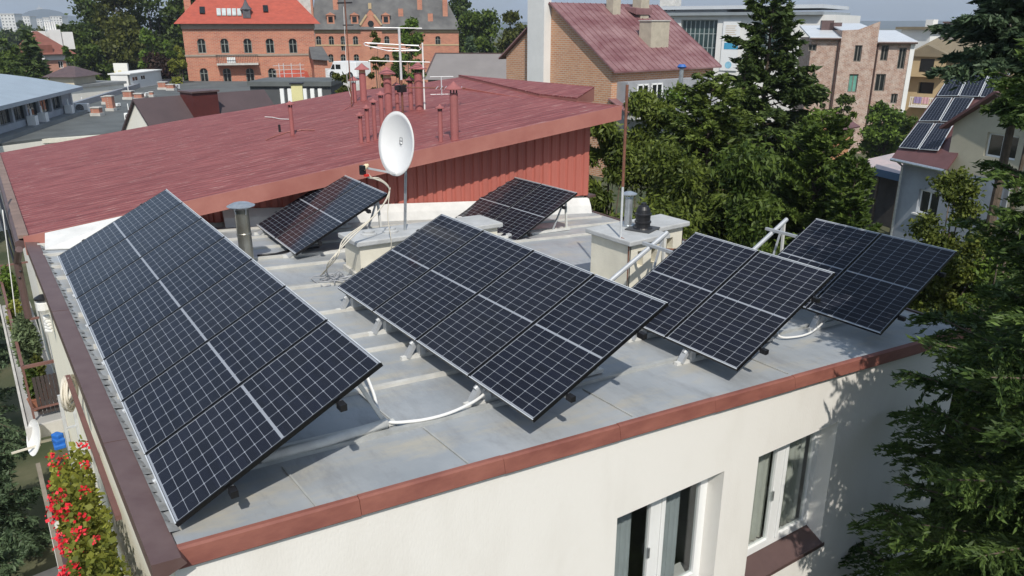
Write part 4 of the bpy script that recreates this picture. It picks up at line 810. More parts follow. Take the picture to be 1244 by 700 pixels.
# the panels on it
M_CELLF=cellmat('cells_far',(.006,.008,.016),(.42,.45,.5),.15,.006)
def rp(px,py,lift=.12): p=s3(px,py); return p+Vector((0,-.69,.72))*lift
nn=0
PQ=[[(1158,90),(1178,90.5),(1165,118.5),(1140,118.5)],[(1180,91),(1203,91),(1190,119.5),(1167,118.7)],[(1205,91.5),(1228,92),(1214,120),(1192,119.7)],[(1139,121),(1158,121),(1142,149),(1118,149)],[(1161,121),(1184,121.5),(1166,150),(1144,149.5)],[(1117,151.5),(1136,152),(1116,183),(1094,181)],[(1139,152),(1160,152.5),(1141,185),(1118,183.3)]]
for qd in PQ:
    P=[rp(*x) for x in qd]; me=MB(); k_=MB()
    # local basis of each panel
    o=P[3]; ex=(P[2]-P[3]); ey=(P[0]-P[3]); Lx=ex.length; Ly=ey.length; n_=ex.cross(ey).normalized()
    fr=MB()
    for a_,b_ in ((P[0],P[1]),(P[1],P[2]),(P[2],P[3]),(P[3],P[0])): fr.bar(a_,b_,.035,.035)
    po=fr.build('solar_panel',M_ALU,t)
    cells=MB(); ln=MB()
    cells.hexa([P[3]-n_*.02,P[2]-n_*.02,P[1]-n_*.02,P[0]-n_*.02,P[3]+n_*.012,P[2]+n_*.012,P[1]+n_*.012,P[0]+n_*.012]); cells.build('dark_cells',mat('far_cells',(.008,.010,.020),.12,.2),po)
    for i in range(1,6): ln.bar(P[3].lerp(P[2],i/6)+n_*.014,P[0].lerp(P[1],i/6)+n_*.014,.012,.006)
    for i in range(1,10): ln.bar(P[3].lerp(P[0],i/10)+n_*.016,P[2].lerp(P[1],i/10)+n_*.016,.012,.006)
    ln.build('cell_lines',mat('cell_line',(.13,.14,.17),.5,.05),po)
D=21; ac_unit('dusty outdoor air conditioner on gravel beside the grey house with roof panels',1136,296,19,27,-.5)
# sheds left of it
F=Fac('tin_shed','low open shed with pinkish white tin roof behind the pine','shed',(1040,212,46),(1090,216,43)); w=F.w; z=F.uz(1060,205)[1]
MB().add([(-.5,0,z),(w+.8,0,z-.1),(w+.4,4.5,z+.5),(-.5,4.5,z+.6),(-.5,0,z+.08),(w+.8,0,z-.02),(w+.4,4.5,z+.58),(-.5,4.5,z+.68)],[(3,2,1,0),(4,5,6,7),(0,1,5,4),(1,2,6,5),(2,3,7,6),(3,0,4,7)]).build('roof',mat('tin_roof',(.36,.33,.33),.6,.2,1.2,col2=(.52,.40,.39)),F.t)
m=MB(); 
for u in (0,w*.5,w): m.bar((u,.2,0),(u,.2,z-.05),.12)
m.build('post',M_BARK,F.t); MB().box(-.1,w+.3,1.2,4.2,0,z-.05).build('board_wall',mat('dark_boards',(.05,.045,.042),.9,.25,2),F.t); MB().box(-.5,w+.8,-.06,0,z-.35,z+.06).build('blue_fascia',mat('blue_fascia',(.05,.10,.18),.6,.1),F.t)
F=Fac('small_gable_shed','small orange walled shed with brown roof edge among the conifers','shed',(984,160,50),(1010,160,49)); w=F.w; z=F.uz(990,142)[1]
MB().prism([(0,0,0),(w,0,0),(w,0,z-.6),(w*.15,0,z)],(0,3,0)).build('wall',mat('orange_wall',(.48,.24,.12),.9,.1),F.t); MB().bar((w*.1,1.5,z+.1),(w+.5,1.5,z-.75),3.2,.1).build('roof',M_MAROON,F.t)

# ---------------------------------------------------------------- neighbour with the big red sheet roof
def redmat(name, c1, c2, c3):
    m, n, b = _nodes(name); L = n.links.new
    tc = n.nodes.new('ShaderNodeTexCoord'); mp = n.nodes.new('ShaderNodeMapping'); mp.inputs['Rotation'].default_value=(0,0,R(8)); L(tc.outputs['Object'], mp.inputs['Vector'])
    m2 = n.nodes.new('ShaderNodeMapping'); m2.inputs['Scale'].default_value=(.7,5.5,1); L(mp.outputs[0], m2.inputs['Vector'])
    a = n.nodes.new('ShaderNodeTexNoise'); a.inputs['Scale'].default_value=1.6; a.inputs['Detail'].default_value=8; a.inputs['Roughness'].default_value=.7; L(m2.outputs[0], a.inputs['Vector'])
    r = n.nodes.new('ShaderNodeValToRGB'); r.color_ramp.elements[0].position=.36; r.color_ramp.elements[1].position=.64; r.color_ramp.elements[0].color=rgb(c1); r.color_ramp.elements[1].color=rgb(c2); L(a.outputs['Fac'], r.inputs[0])
    f = n.nodes.new('ShaderNodeTexNoise'); f.inputs['Scale'].default_value=3.2; f.inputs['Detail'].default_value=9; f.inputs['Roughness'].default_value=.75; L(m2.outputs[0], f.inputs['Vector'])
    rr = n.nodes.new('ShaderNodeValToRGB'); rr.color_ramp.elements[0].position=.585; rr.color_ramp.elements[1].position=.64; L(f.outputs['Fac'], rr.inputs[0])
    sp = n.nodes.new('ShaderNodeSeparateXYZ'); L(mp.outputs[0], sp.inputs[0])
    md = n.nodes.new('ShaderNodeMath'); md.operation='PINGPONG'; md.inputs[1].default_value=.1; L(sp.outputs[1], md.inputs[0])
    st = n.nodes.new('ShaderNodeMath'); st.operation='LESS_THAN'; st.inputs[1].default_value=.012; L(md.outputs[0], st.inputs[0])
    x = n.nodes.new('ShaderNodeMix'); x.data_type='RGBA'; L(rr.outputs[0], x.inputs['Factor']); L(r.outputs[0], x.inputs['A']); x.inputs['B'].default_value=rgb(c3)
    y = n.nodes.new('ShaderNodeMix'); y.data_type='RGBA'; y.inputs['B'].default_value=rgb(tuple(.6*q for q in c1)); L(x.outputs['Result'], y.inputs['A'])
    ml = n.nodes.new('ShaderNodeMath'); ml.operation='MULTIPLY'; ml.inputs[1].default_value=.75; L(st.outputs[0], ml.inputs[0]); L(ml.outputs[0], y.inputs['Factor'])
    L(y.outputs['Result'], b.inputs['Base Color']); b.inputs['Roughness'].default_value=.6; b.inputs['Specular IOR Level'].default_value=.3
    bp = n.nodes.new('ShaderNodeBump'); bp.inputs['Strength'].default_value=.8; bp.inputs['Distance'].default_value=.05; L(md.outputs[0], bp.inputs['Height']); L(bp.outputs[0], b.inputs['Normal'])
    return m
M_RED=redmat('worn_red_roof',(.160,.038,.036),(.325,.102,.092),(.47,.32,.28))
M_REDTRIM=mat('faded_red_trim',(.30,.105,.085),.6,.12,1.2,col2=(.40,.17,.135),stretch=(1,1,1))
M_REDWALL=mat('red_corrugated_wall',(.42,.125,.095),.55,.12,1.5,stretch=(1,1,.3))
M_PIPE=mat('dull_red_pipe',(.32,.11,.105),.6,.15,3)
A_=Vector((.45,13.62,8.40)); B_=Vector((11.35,12.05,9.88)); F_=Vector((.80,26,8.05))
RN=(B_-A_).cross(F_-A_).normalized()
def onred(px,py): return atplane(px,py,A_,RN)
t=thing('red_roofed_building','neighbouring building with wide worn red sheet roof and red corrugated wall','building',(.45,13.6,0),0)
pts=[A_,B_,onred(700,124),onred(668,119.5),onred(557,94),onred(516,100.4),onred(456,107.7),onred(420,111.5),onred(362,122.5),onred(310,131.5),onred(242,142),onred(192,151),onred(60,175),onred(-4,186.5)]
rf=MB(); rf.prism([p-Vector((0,0,.05)) for p in pts],(0,0,.05)); ro=rf.build('roof',M_RED,t,world=True)
up=Vector((0,0,.035)); p2=[onred(655,117.5)+up,onred(701,122.5)+up,onred(722,109)+up,onred(557,93.5)+up]
MB().prism([p-Vector((0,0,.30)) for p in p2],(0,0,.30)).build('upper_roof_edge',M_REDTRIM,ro,world=True)
MB().prism([p+Vector((0,0,.004)) for p in p2],(0,0,.03)).build('upper_roof',M_RED,ro,world=True)
# fascia along the eave and right verge
fa=MB(); dn=Vector((0,0,-.27)); e=(B_-A_).normalized(); outv=e.cross(Vector((0,0,1))).normalized()
def strip(a,b,o,h=.27,th=.03): 
    q=[a+o*.0,b+o*.0,b+o*th,a+o*th]; fa.prism([x+Vector((0,0,-h)) for x in q],(0,0,h+.02))
strip(A_,B_,outv); rv=(pts[2]-B_).normalized(); strip(B_,pts[2],rv.cross(Vector((0,0,1))))
fa.build('fascia',M_REDTRIM,t,world=True)
# wall set back 0.5 m under the eave, following the roof slope
inn=-outv; W0=A_+inn*.75; W1=B_+inn*.55-e*.35
wb=MB(); n=int((W1-W0).length/.20)
tp=lambda s:(W0.lerp(W1,s))
zb0,zb1=8.25,7.93
pv=[]
for i in range(n):
    for k,(o,) in ((0,(0,)),(.12,(.035,)),(.62,(.035,)),(.74,(0,))):
        s=(i+k)/n; p=tp(s); pv.append((p+outv*o, zb0+(zb1-zb0)*s, p.z-.04))
vs=[];fs=[]
for i,(p,a,b) in enumerate(pv): vs+=[(p.x,p.y,a),(p.x,p.y,b)]
for i in range(len(pv)-1): fs.append((2*i,2*i+2,2*i+3,2*i+1))
wb.add(vs,fs); wb.build('corrugated_wall',M_REDWALL,t,world=True)
cw=MB(); a=W0+inn*.06; b=W1+inn*.06; c=b+inn*7+e*.0
cw.hexa([(a.x,a.y,0),(b.x,b.y,0),(c.x,c.y,0),(a.x+.2,a.y+11,0),(a.x,a.y,8.24),(b.x,b.y,7.9),(c.x,c.y,7.9),(a.x+.2,a.y+11,7.9)]); cw.build('wall',M_CREAM,t,world=True)
tw=MB(); tw.hexa([(b.x-.04,b.y,7.93),(b.x,b.y,7.93),(c.x,c.y,7.93),(c.x-.04,c.y,7.93),(b.x-.04,b.y,b.z-.05),(b.x,b.y,b.z-.05),(c.x,c.y,b.z-.05),(c.x-.04,c.y,b.z-.05)]); tw.build('side_cladding',M_REDWALL,t,world=True)
sf=MB(); sf.hexa([W0+Vector((0,0,-.13)),W1+Vector((0,0,-.13)),B_+Vector((0,0,-.13)),A_+Vector((0,0,-.13)),W0+Vector((0,0,-.09)),W1+Vector((0,0,-.09)),B_+Vector((0,0,-.09)),A_+Vector((0,0,-.09))]); sf.build('soffit',M_REDTRIM,t,world=True)
dg=MB(); dg.prism([(b.x-.1,b.y-.12,7.88),(b.x+.12,b.y-.12,7.88),(b.x+.12,b.y+.6,7.88),(b.x-.1,b.y+.6,7.88)],(0,0,.05)); dg.build('drip_edge',M_DKBROWN,t,world=True)
gu=MB(); lt=[Vector(pts[-1]),Vector(A_)]; gu.tube([lt[0]+Vector((-.06,0,-.1)),lt[1]+Vector((-.06,0,-.1))],.075,8); gu.tube([(.36,13.55,8.25),(.31,13.95,7.95),(.30,14.0,7.0)],.055,8); gu.build('gutter',M_DKBROWN,t,world=True)
vg=MB(); vg.bar(pts[-1]+Vector((0,0,.02)),A_+Vector((0,0,.02)),.14,.05); vg.build('verge',mat('verge_tan',(.22,.15,.12),.7,.2),ro,world=True)
# left balcony of the neighbour with plants
bt=MB(); bt.box(-.05,.56,14.2,21.6,4.8,4.98); bo=bt.build('balcony',M_GREYWALL,t,world=True)
fr=MB(); fr.box(-.09,-.05,14.14,21.6,4.78,5.02); fr.box(-.05,.56,14.14,14.2,4.78,5.02); fr.build('balcony_edge',M_CONC,t,world=True)
M_RAIL=mat('brown_rail',(.17,.085,.07),.5,.15)
rl=MB()
for y in (14.45,16.9,19.5,21.5): rl.bar((.07,y,4.98),(.07,y,6.0),.035)
rl.bar((.07,14.45,6.0),(.07,21.5,6.0),.05); rl.bar((.07,14.45,6.0),(.54,14.45,6.0),.05); rl.bar((.07,17.0,6.0),(.54,17.0,6.0),.04); rl.bar((.07,21.5,6.0),(.7,21.5,6.0),.04); rl.bar((.07,14.45,5.2),(.07,21.5,5.2),.03); rl.bar((.07,14.45,5.2),(.54,14.45,5.2),.03)
rl.build('railing',M_RAIL,bo,world=True)
sl_=MB()
for i in range(6): sl_.box(.16+i*.062,.212+i*.062,14.5,14.53,5.05,5.75)
sl_.build('slat_screen',M_BLACK if False else mat('dark_slats',(.05,.038,.035),.7,.15),bo,world=True)

# vent pipes on the red roof
VP=[(439,135.6,173,5),(447.5,126.6,172,5),(456,119,170,5),(465,109.6,167,5.5),(472.5,80,137,9.5),(442,76,122,8),(431,92,124,5.5),(483,99,134,5),(499.5,92,133,5.5),(509.5,73.5,133,9.5),(535.5,126,172,5.5),(552.5,98,169.5,10),(355.5,122,164,5)]
for i,(px,y0,y1,wd) in enumerate(VP):
    P=onred(px,y1); D=(P-C0).dot(_h); T=at(px,y0,D); h=T.z-P.z; r=wd/2*D/FPX
    m=MB(); m.tube([P-Vector((0,0,.1)),P+Vector((0,0,h-r*2.9))],r,14); vo=m.build('vent_pipe',M_PIPE,t,world=True,smooth=False)
    c=MB(); z0=P.z+h-r*2.9
    c.lathe((P.x,P.y,z0+r*.9),[(r*2.15,0),(r*2.15,.02),(r*1.1,r*.9),(r*.12,r*1.8)],14)
    c.build('pipe_cap',M_PIPE,vo,world=True)
    c=MB()
    if i in (4,5): c.tube([(P.x,P.y,z0),(P.x,P.y,z0+r*.95)],r*.92,12); c.build('vent_collar',mat('collar_tan',(.42,.34,.20),.7,.1),vo,world=True)
    else:
        for k in range(3): a=k*2.1; MB().bar((P.x+r*.8*math.cos(a),P.y+r*.8*math.sin(a),z0-.02),(P.x+r*.8*math.cos(a),P.y+r*.8*math.sin(a),z0+r*.95),.02).build('cap_bracket',M_BLACK,vo,world=True)
# antennas on the red roof
def pole(name,label,cat,px,y1,y0,r,mt,seg=None):
    P=onred(px,y1); D=(P-C0).dot(_h); T=at(px,y0,D); t=thing(name,label,cat,tuple(P),0); MB().tube([(0,0,-.05),(0,0,T.z-P.z)],r,8).build('mast',mt,t); return t,P,D,T.z-P.z
tA,P,D,h=pole('tv_antenna','television antenna with long metal elements and a rusty mast on the red roof','antenna',489.5,140,36,.028,M_RUST)
MB().tube([(0,0,h*.42),(0,0,h+.02)],.03,8).build('upper_mast',M_ALU,tA)
xr=Vector((_r.x,_r.y,0)); fwd=Vector((_h.x,_h.y,0))
def zpx(py): return at(489.5,py,D).z-P.z
def xpx(px): return (px-489.5)*D/FPX*1.0
def dirn(a): return xr*math.cos(a)+fwd*math.sin(a)
d1=dirn(.25); m=MB()
def el(x0,x1,py,dy=0,off=0): 
    z=zpx(py); a=d1*xpx(x0)+fwd*off; b=d1*xpx(x1)+fwd*off; m.tube([a+Vector((0,0,z)),b+Vector((0,0,z-dy))],.011,6)
el(461,516,33.5,.02); el(453,524,73.5,.05)
lp=[]; z=zpx(55)
for s_,yy in ((1,0),(-1,.18)): pass
lx0,lx1=xpx(450),xpx(511)
loop=[d1*lx0+Vector((0,0,z+.06)),d1*lx1+Vector((0,0,z-.02)),d1*(lx1+.06)+Vector((0,0,z-.09)),d1*lx1+Vector((0,0,z-.13)),d1*lx0*.35+Vector((0,0,z-.13)),d1*lx0+Vector((0,0,z+.0)),d1*(lx0-.03)+Vector((0,0,z+.03)),d1*lx0+Vector((0,0,z+.06))]
m.tube(loop,.013,6); el(451,511,53,.05,.15); el(455,508,57,.08,.2); m.build('dipole',M_ALU,tA)
bx=MB(); z=zpx(108); bx.obox((0,0,z-.08),(.2,.14,.17),.3); bx.obox((-.12,0,z-.03),(.1,.1,.1),0); bx.build('junction_box',M_BLACK,tA)
bm=MB(); a=Vector((0,0,z+.03)); b=d1*xpx(566)+Vector((0,0,z-.02)); bm.tube([a,b],.016,6); bm.build('boom',M_RUST,tA)
ee=MB()
for f_ in (.55,.62,.68,.74,.8,.86,.93): c=a.lerp(b,f_); ee.tube([c+fwd*.3+Vector((0,0,.02)),c-fwd*.3],.009,5)
c=a.lerp(b,.62); ee.tube([c+Vector((0,0,-.17)),c+Vector((0,0,.26))],.014,5)
for q in (-.15,.27): ee.tube([c+d1*-.28+Vector((0,0,q)),c+d1*.30+Vector((0,0,q))],.009,5)
ee.build('reflector',M_ALU,tA)
pole('thin_white_pole','thin leaning white pole between the vent pipes on the red roof','pole',516,133,52,.02,M_OFFW)
tB,P2,D2,h2=pole('rusty_antenna_mast','tall thin rusty mast with small dark crossbar left of the vent pipes','antenna',427.5,130,-6,.018,M_RUST)
m=MB(); z=h2*.93; m.tube([(-.22,0,z),(.25,.1,z+.02)],.02,5); m.tube([(-.1,0,h2*.74),(.25,.1,h2*.74)],.014,5); m.build('crossbar',M_BLACK,tB)
m=MB(); m.tube([(-.04,.02,h2*.9),(-.07,.02,h2*.5),(-.09,0,h2*.2),(.02,0,.15)],.007,5); m.build('cable',M_OFFW,tB)
m=MB(); m.tube([(0,0,.06),(-.6,-.5,-.08)],.012,5); m.build('stay',M_PIPE,tB)
for lab,pp_ in (('thin white cable lying across the red roof left of the lone vent pipe',[(322,143),(331,143.5),(340,145.5),(352,146)]),('thin reddish rod lying on the red roof below the lone vent pipe',[(323,171),(336,166),(350,161.5),(366,159),(382,159)])):
    m=MB(); P0=onred(*pp_[0]); m.tube([onred(*q)-P0+Vector((0,0,.02)) for q in pp_],.012,5); o=m.build('roof_cable',M_OFFW if 'white' in lab else M_REDTRIM,None); o.location=P0; setp(o,lab,'cable')
P=onred(340,160.5); o=MB().tube([(0,0,-.05),(0,0,.18)],.03,8).build('stub_pipe',M_BLACK); o.location=P; setp(o,'short dark stub pipe on the red roof left of the lone vent pipe','pipe')

# ---------------------------------------------------------------- our white house
HF=Vector((.60,4.735,0)); HR=Vector((10.84,4.385,0)); HB=Vector((11.05,12.6,0)); HL=Vector((.52,14.1,0))
rot=math.atan2(HR.y-HF.y,HR.x-HF.x)
H=thing('white_house','white rendered house in front with grey flat roof and brick red roof edge','house',tuple(HF),rot)
Hi=WM[H.name].inverted(); wl=(HR-HF).length
def hl(x,y,z): return Hi@Vector((x,y,z))
def fuz(px,py,v=0):
    o=Hi@C0; d=Hi.to_3x3()@ray(px,py); k=(v-o.y)/d.y; p=o+d*k; return p.x,p.z
uA,zA=fuz(750,628); uB,zB=fuz(880,574); uC,zC=fuz(922,554); uD,zD=fuz(1018,514)
_,sz=fuz(999,640)
wz1=(zA+zB)/2; wz2=(zC+zD)/2
# top of the wall follows the roof slope: two rows of windows, plus a lower floor
ztop=min(rz(HR.x,HR.y),rz(HF.x,HF.y))-.45
hw=[(uA,uB,wz1-1.55,wz1),(uC,uD,wz2-1.62,wz2)]
lowr=[(uA,uB,wz1-4.4,wz1-2.9),(uC,uD,wz2-4.4,wz2-2.9)]
M_HOUSE=mat('warm_white_render',(.70,.675,.625),.92,.035,1.3,bump=.15,bscale=60,stretch=(1,1,.35),col2=(.765,.745,.70),detail=7,p0=.30,p1=.52)
m=MB(); wall(m,0,wl,0,ztop,[(h[0],h[1],h[2]-.15,h[3]) for h in hw]+lowr,.28)
zl_=rz(HF.x,HF.y)-.12; zr_=rz(HR.x,HR.y)-.12
m.add([(0,0,ztop),(wl,0,ztop),(wl,0,zr_),(0,0,zl_)],[(0,1,2,3)])
b0=hl(HB.x,HB.y,0); b1=hl(HL.x,HL.y,0); zb2=rz(HB.x,HB.y)-.12; zb3=rz(HL.x,HL.y)-.12
m.add([(wl,0,0),(b0.x,b0.y,0),(b0.x,b0.y,zb2),(wl,0,zr_),(0,0,0),(b1.x,b1.y,0),(b1.x,b1.y,zb3),(0,0,zl_)],[(0,1,2,3),(1,5,6,2)])
m.build('wall',M_HOUSE,H)
o=MB().add([(0,0.002,0),(b1.x,b1.y,0),(b1.x,b1.y,zb3),(0,0.002,zl_)],[(1,0,3,2)]).build('side_wall',mat('cream_side_wall',(.88,.83,.68),.9,.04,1.5),H); o['label']='cream painted side wall above the balconies'
M_ROOF=None
def roofmat():
    m,n,b=_nodes('grey_painted_roof'); L=n.links.new
    tc=n.nodes.new('ShaderNodeTexCoord')
    def N(s,d,st=(1,1,1),r=.6):
        mp=n.nodes.new('ShaderNodeMapping'); mp.inputs['Scale'].default_value=st; L(tc.outputs['Object'],mp.inputs['Vector'])
        t=n.nodes.new('ShaderNodeTexNoise'); t.inputs['Scale'].default_value=s; t.inputs['Detail'].default_value=d; t.inputs['Roughness'].default_value=r; L(mp.outputs[0],t.inputs['Vector']); return t.outputs['Fac']
    def RP(f,a,b_,c0,c1):
        r=n.nodes.new('ShaderNodeValToRGB'); r.color_ramp.elements[0].position=a; r.color_ramp.elements[1].position=b_; r.color_ramp.elements[0].color=rgb(c0); r.color_ramp.elements[1].color=rgb(c1); L(f,r.inputs[0]); return r.outputs[0]
    base=RP(N(.9,9),.3,.7,(.265,.288,.308),(.385,.405,.42))
    x=n.nodes.new('ShaderNodeMix'); x.data_type='RGBA'; L(base,x.inputs['A']); x.inputs['B'].default_value=(.44,.40,.31,1)
    L(RP(N(1.7,10,(.5,1.6,1),.7),.50,.70,(0,0,0),(.75,.75,.75)),x.inputs['Factor'])
    y=n.nodes.new('ShaderNodeMix'); y.data_type='RGBA'; L(x.outputs['Result'],y.inputs['A']); y.inputs['B'].default_value=(.24,.25,.26,1)
    L(RP(N(2.2,10,(1,.35,1),.78),.50,.66,(0,0,0),(.85,.85,.85)),y.inputs['Factor'])
    z=n.nodes.new('ShaderNodeMix'); z.data_type='RGBA'; L(y.outputs['Result'],z.inputs['A']); z.inputs['B'].default_value=(.55,.55,.54,1)
    L(RP(N(22,6),.70,.76,(0,0,0),(.5,.5,.5)),z.inputs['Factor'])
    L(z.outputs['Result'],b.inputs['Base Color'])
    r=n.nodes.new('ShaderNodeMath'); r.operation='MULTIPLY_ADD'; L(N(1.5,6),r.inputs[0]); r.inputs[1].default_value=.45; r.inputs[2].default_value=.22; L(r.outputs[0],b.inputs['Roughness'])
    bp=n.nodes.new('ShaderNodeBump'); bp.inputs['Strength'].default_value=.5; bp.inputs['Distance'].default_value=.03; L(N(2.2,4,(1,.7,1)),bp.inputs['Height']); L(bp.outputs[0],b.inputs['Normal'])
    return m
M_ROOF=roofmat()
def rp_(x,y,dz=0): return Vector((x,y,rz(x,y)+dz))
def edgey(x): return 4.74+(x-.66)*(4.38-4.74)/(10.85-.66)
rf=MB(); q=[rp_(.60,edgey(.6)-.008),rp_(10.88,4.385),rp_(11.1,12.6),rp_(.50,14.2)]
rf.prism([p-Vector((0,0,.12)) for p in q],(0,0,.12)); RO=rf.build('roof',M_ROOF,H,world=True)
# raised sheet battens across the roof
M_SEAMG=mat('grey_seam_paint',(.36,.37,.36),.6,.2,5)
M_SEAM=mat('pale_seam_paint',(.52,.51,.47),.6,.15,5)
bt=MB()
def batten(x0,x1,y,sl=-.0,wd=.055,h=.035):
    n=10; bt=MB()
    for i in range(n):
        a=x0+(x1-x0)*i/n; b=x0+(x1-x0)*(i+1)/n; w1=.008*math.sin(a*3+y*5); w2=.008*math.sin(b*3+y*5)
        bt.bar(rp_(a,y+sl*(a-x0)+w1,h/2),rp_(b,y+sl*(b-x0)+w2,h/2),wd,h)
    bt.build('seam_batten',M_SEAM if y>6 else M_SEAMG,RO,world=True)
for y,x0,x1 in ((5.50,.70,10.7),(6.38,.70,10.6),(7.30,.7,10.75),(7.78,.7,7.3),(8.68,.7,7.3),(9.80,.7,4.2),(10.85,.7,10.85),(11.45,.65,10.9),(12.05,.65,10.9),(12.75,.62,9.8),(13.4,.6,6)): batten(x0,x1,y)
for x,y0,y1 in ((1.6,4.72,5.4),(2.9,4.72,5.44),(4.75,4.68,5.4),(7.1,4.6,5.4),(2.7,5.6,6.35),(6.1,10.9,12.7)):
    MB().bar(rp_(x,y0,.008),rp_(x-.02,y1,.008),.014,.010).build('sheet_joint',M_SEAMG,RO,world=True)
# white flashing up the neighbour's wall
fl=MB(); e0=A_+e*.30+outv*.05; e1=A_+e*1.75+outv*.05; uz_=Vector((0,0,.015)); f0=e0+outv*.45; f1=e1+outv*.55; f0.z=rz(f0.x,f0.y)+.01; f1.z=rz(f1.x,f1.y)+.01; g0=e0.copy(); g0.z=f0.z; g1=e1.copy(); g1.z=f1.z
fl.hexa([f0,f1,g1,g0,f0+uz_,f1+uz_,e1+uz_,e0+uz_])
def wallpt(s,o=0,z=None): p=W0.lerp(W1,s)+outv*(.05+o); return p
q0,q1=wallpt(.28),wallpt(.995)
def Rz(p,dz): return Vector((p.x,p.y,rz(p.x,p.y)+dz))
fl.build('corner_flashing',MATS.get('white_flashing') or mat('white_flashing',(.62,.62,.60),.5,.12,3),RO,world=True); fl=MB(); fl.hexa([Rz(q0+outv*.16,-.02),Rz(q1+outv*.16,-.02),Rz(q1,-.02),Rz(q0,-.02),Rz(q0+outv*.10,.16),Rz(q1+outv*.10,.16),Rz(q1,.32),Rz(q0,.30)])
fl.build('wall_flashing',mat('white_flashing',(.62,.62,.60),.5,.12,3),RO,world=True)
# edges: brick red fascia in front, brown coping on the left, thin edge right
M_FASC=mat('brick_red_fascia',(.17,.055,.042),.65,.12,1.6,col2=(.275,.105,.076),stretch=(1,1,3),detail=9,p0=.35,p1=.65); 
fa=MB(); n=8; lips=[]
for i in range(n):
    x0=.62+(10.92-.62)*i/n; x1=.62+(10.92-.62)*(i+1)/n-.004
    zt0,zt1=rz(x0,4.7)+.02+.004*(i%2),rz(x1,4.7)+.02+.004*(i%2)
    y0,y1=edgey(x0),edgey(x1)
    # sloped face: top inner, bulging out and down
    pr=[(.02,.0),(-.012,-.003),(-.03,-.016),(-.056,-.140),(-.05,-.148),(-.036,-.138),(.02,-.15)]
    fa.add([(x0,y0+a,zt0+b) for a,b in pr]+[(x1,y1+a,zt1+b) for a,b in pr],[(j,(j+1)%7,7+(j+1)%7,7+j) for j in range(7)]+[tuple(range(6,-1,-1)),tuple(range(7,14))])
fa.build('front_fascia',M_FASC,H,world=True)
cp=MB(); n=5
for i in range(n):
    y0=4.6+(13.62-4.6)*i/n; y1=4.6+(13.62-4.6)*(i+1)/n-.004; lift=.003*(i%2)
    cp.hexa([(.455,y0,rz(.5,y0)-.12),(.665,y0,rz(.7,y0)-.03),(.665,y1,rz(.7,y1)-.03),(.455,y1,rz(.5,y1)-.12),(.455,y0,rz(.5,y0)+.035+lift),(.635,y0,rz(.7,y0)+.03+lift),(.635,y1,rz(.7,y1)+.03+lift),(.455,y1,rz(.5,y1)+.035+lift)])
cp.build('brown_coping',mat('brown_coping_sheet',(.105,.062,.058),.45,.2,4,col2=(.14,.092,.085)),H,world=True)
sm=MB(); 
for i in range(60):
    random.seed(i); y=4.9+8.5*i/60; w_=.02+.05*random.random(); sm.add([(.63,y,rz(.66,y)+.037),(.64+w_,y+.03,rz(.66,y)+.005),(.64+w_*.8,y+.12,rz(.66,y)+.005),(.63,y+.16,rz(.66,y)+.037)],[(0,1,2,3)])
sm.build('torn_felt_edge',mat('torn_felt',(.30,.31,.31),.8,.3,9),H,world=True)
re=MB(); re.bar(rp_(10.9,4.4,.0),rp_(11.1,12.6,.0),.05,.05); re.build('right_edge_trim',M_DKBROWN,H,world=True)
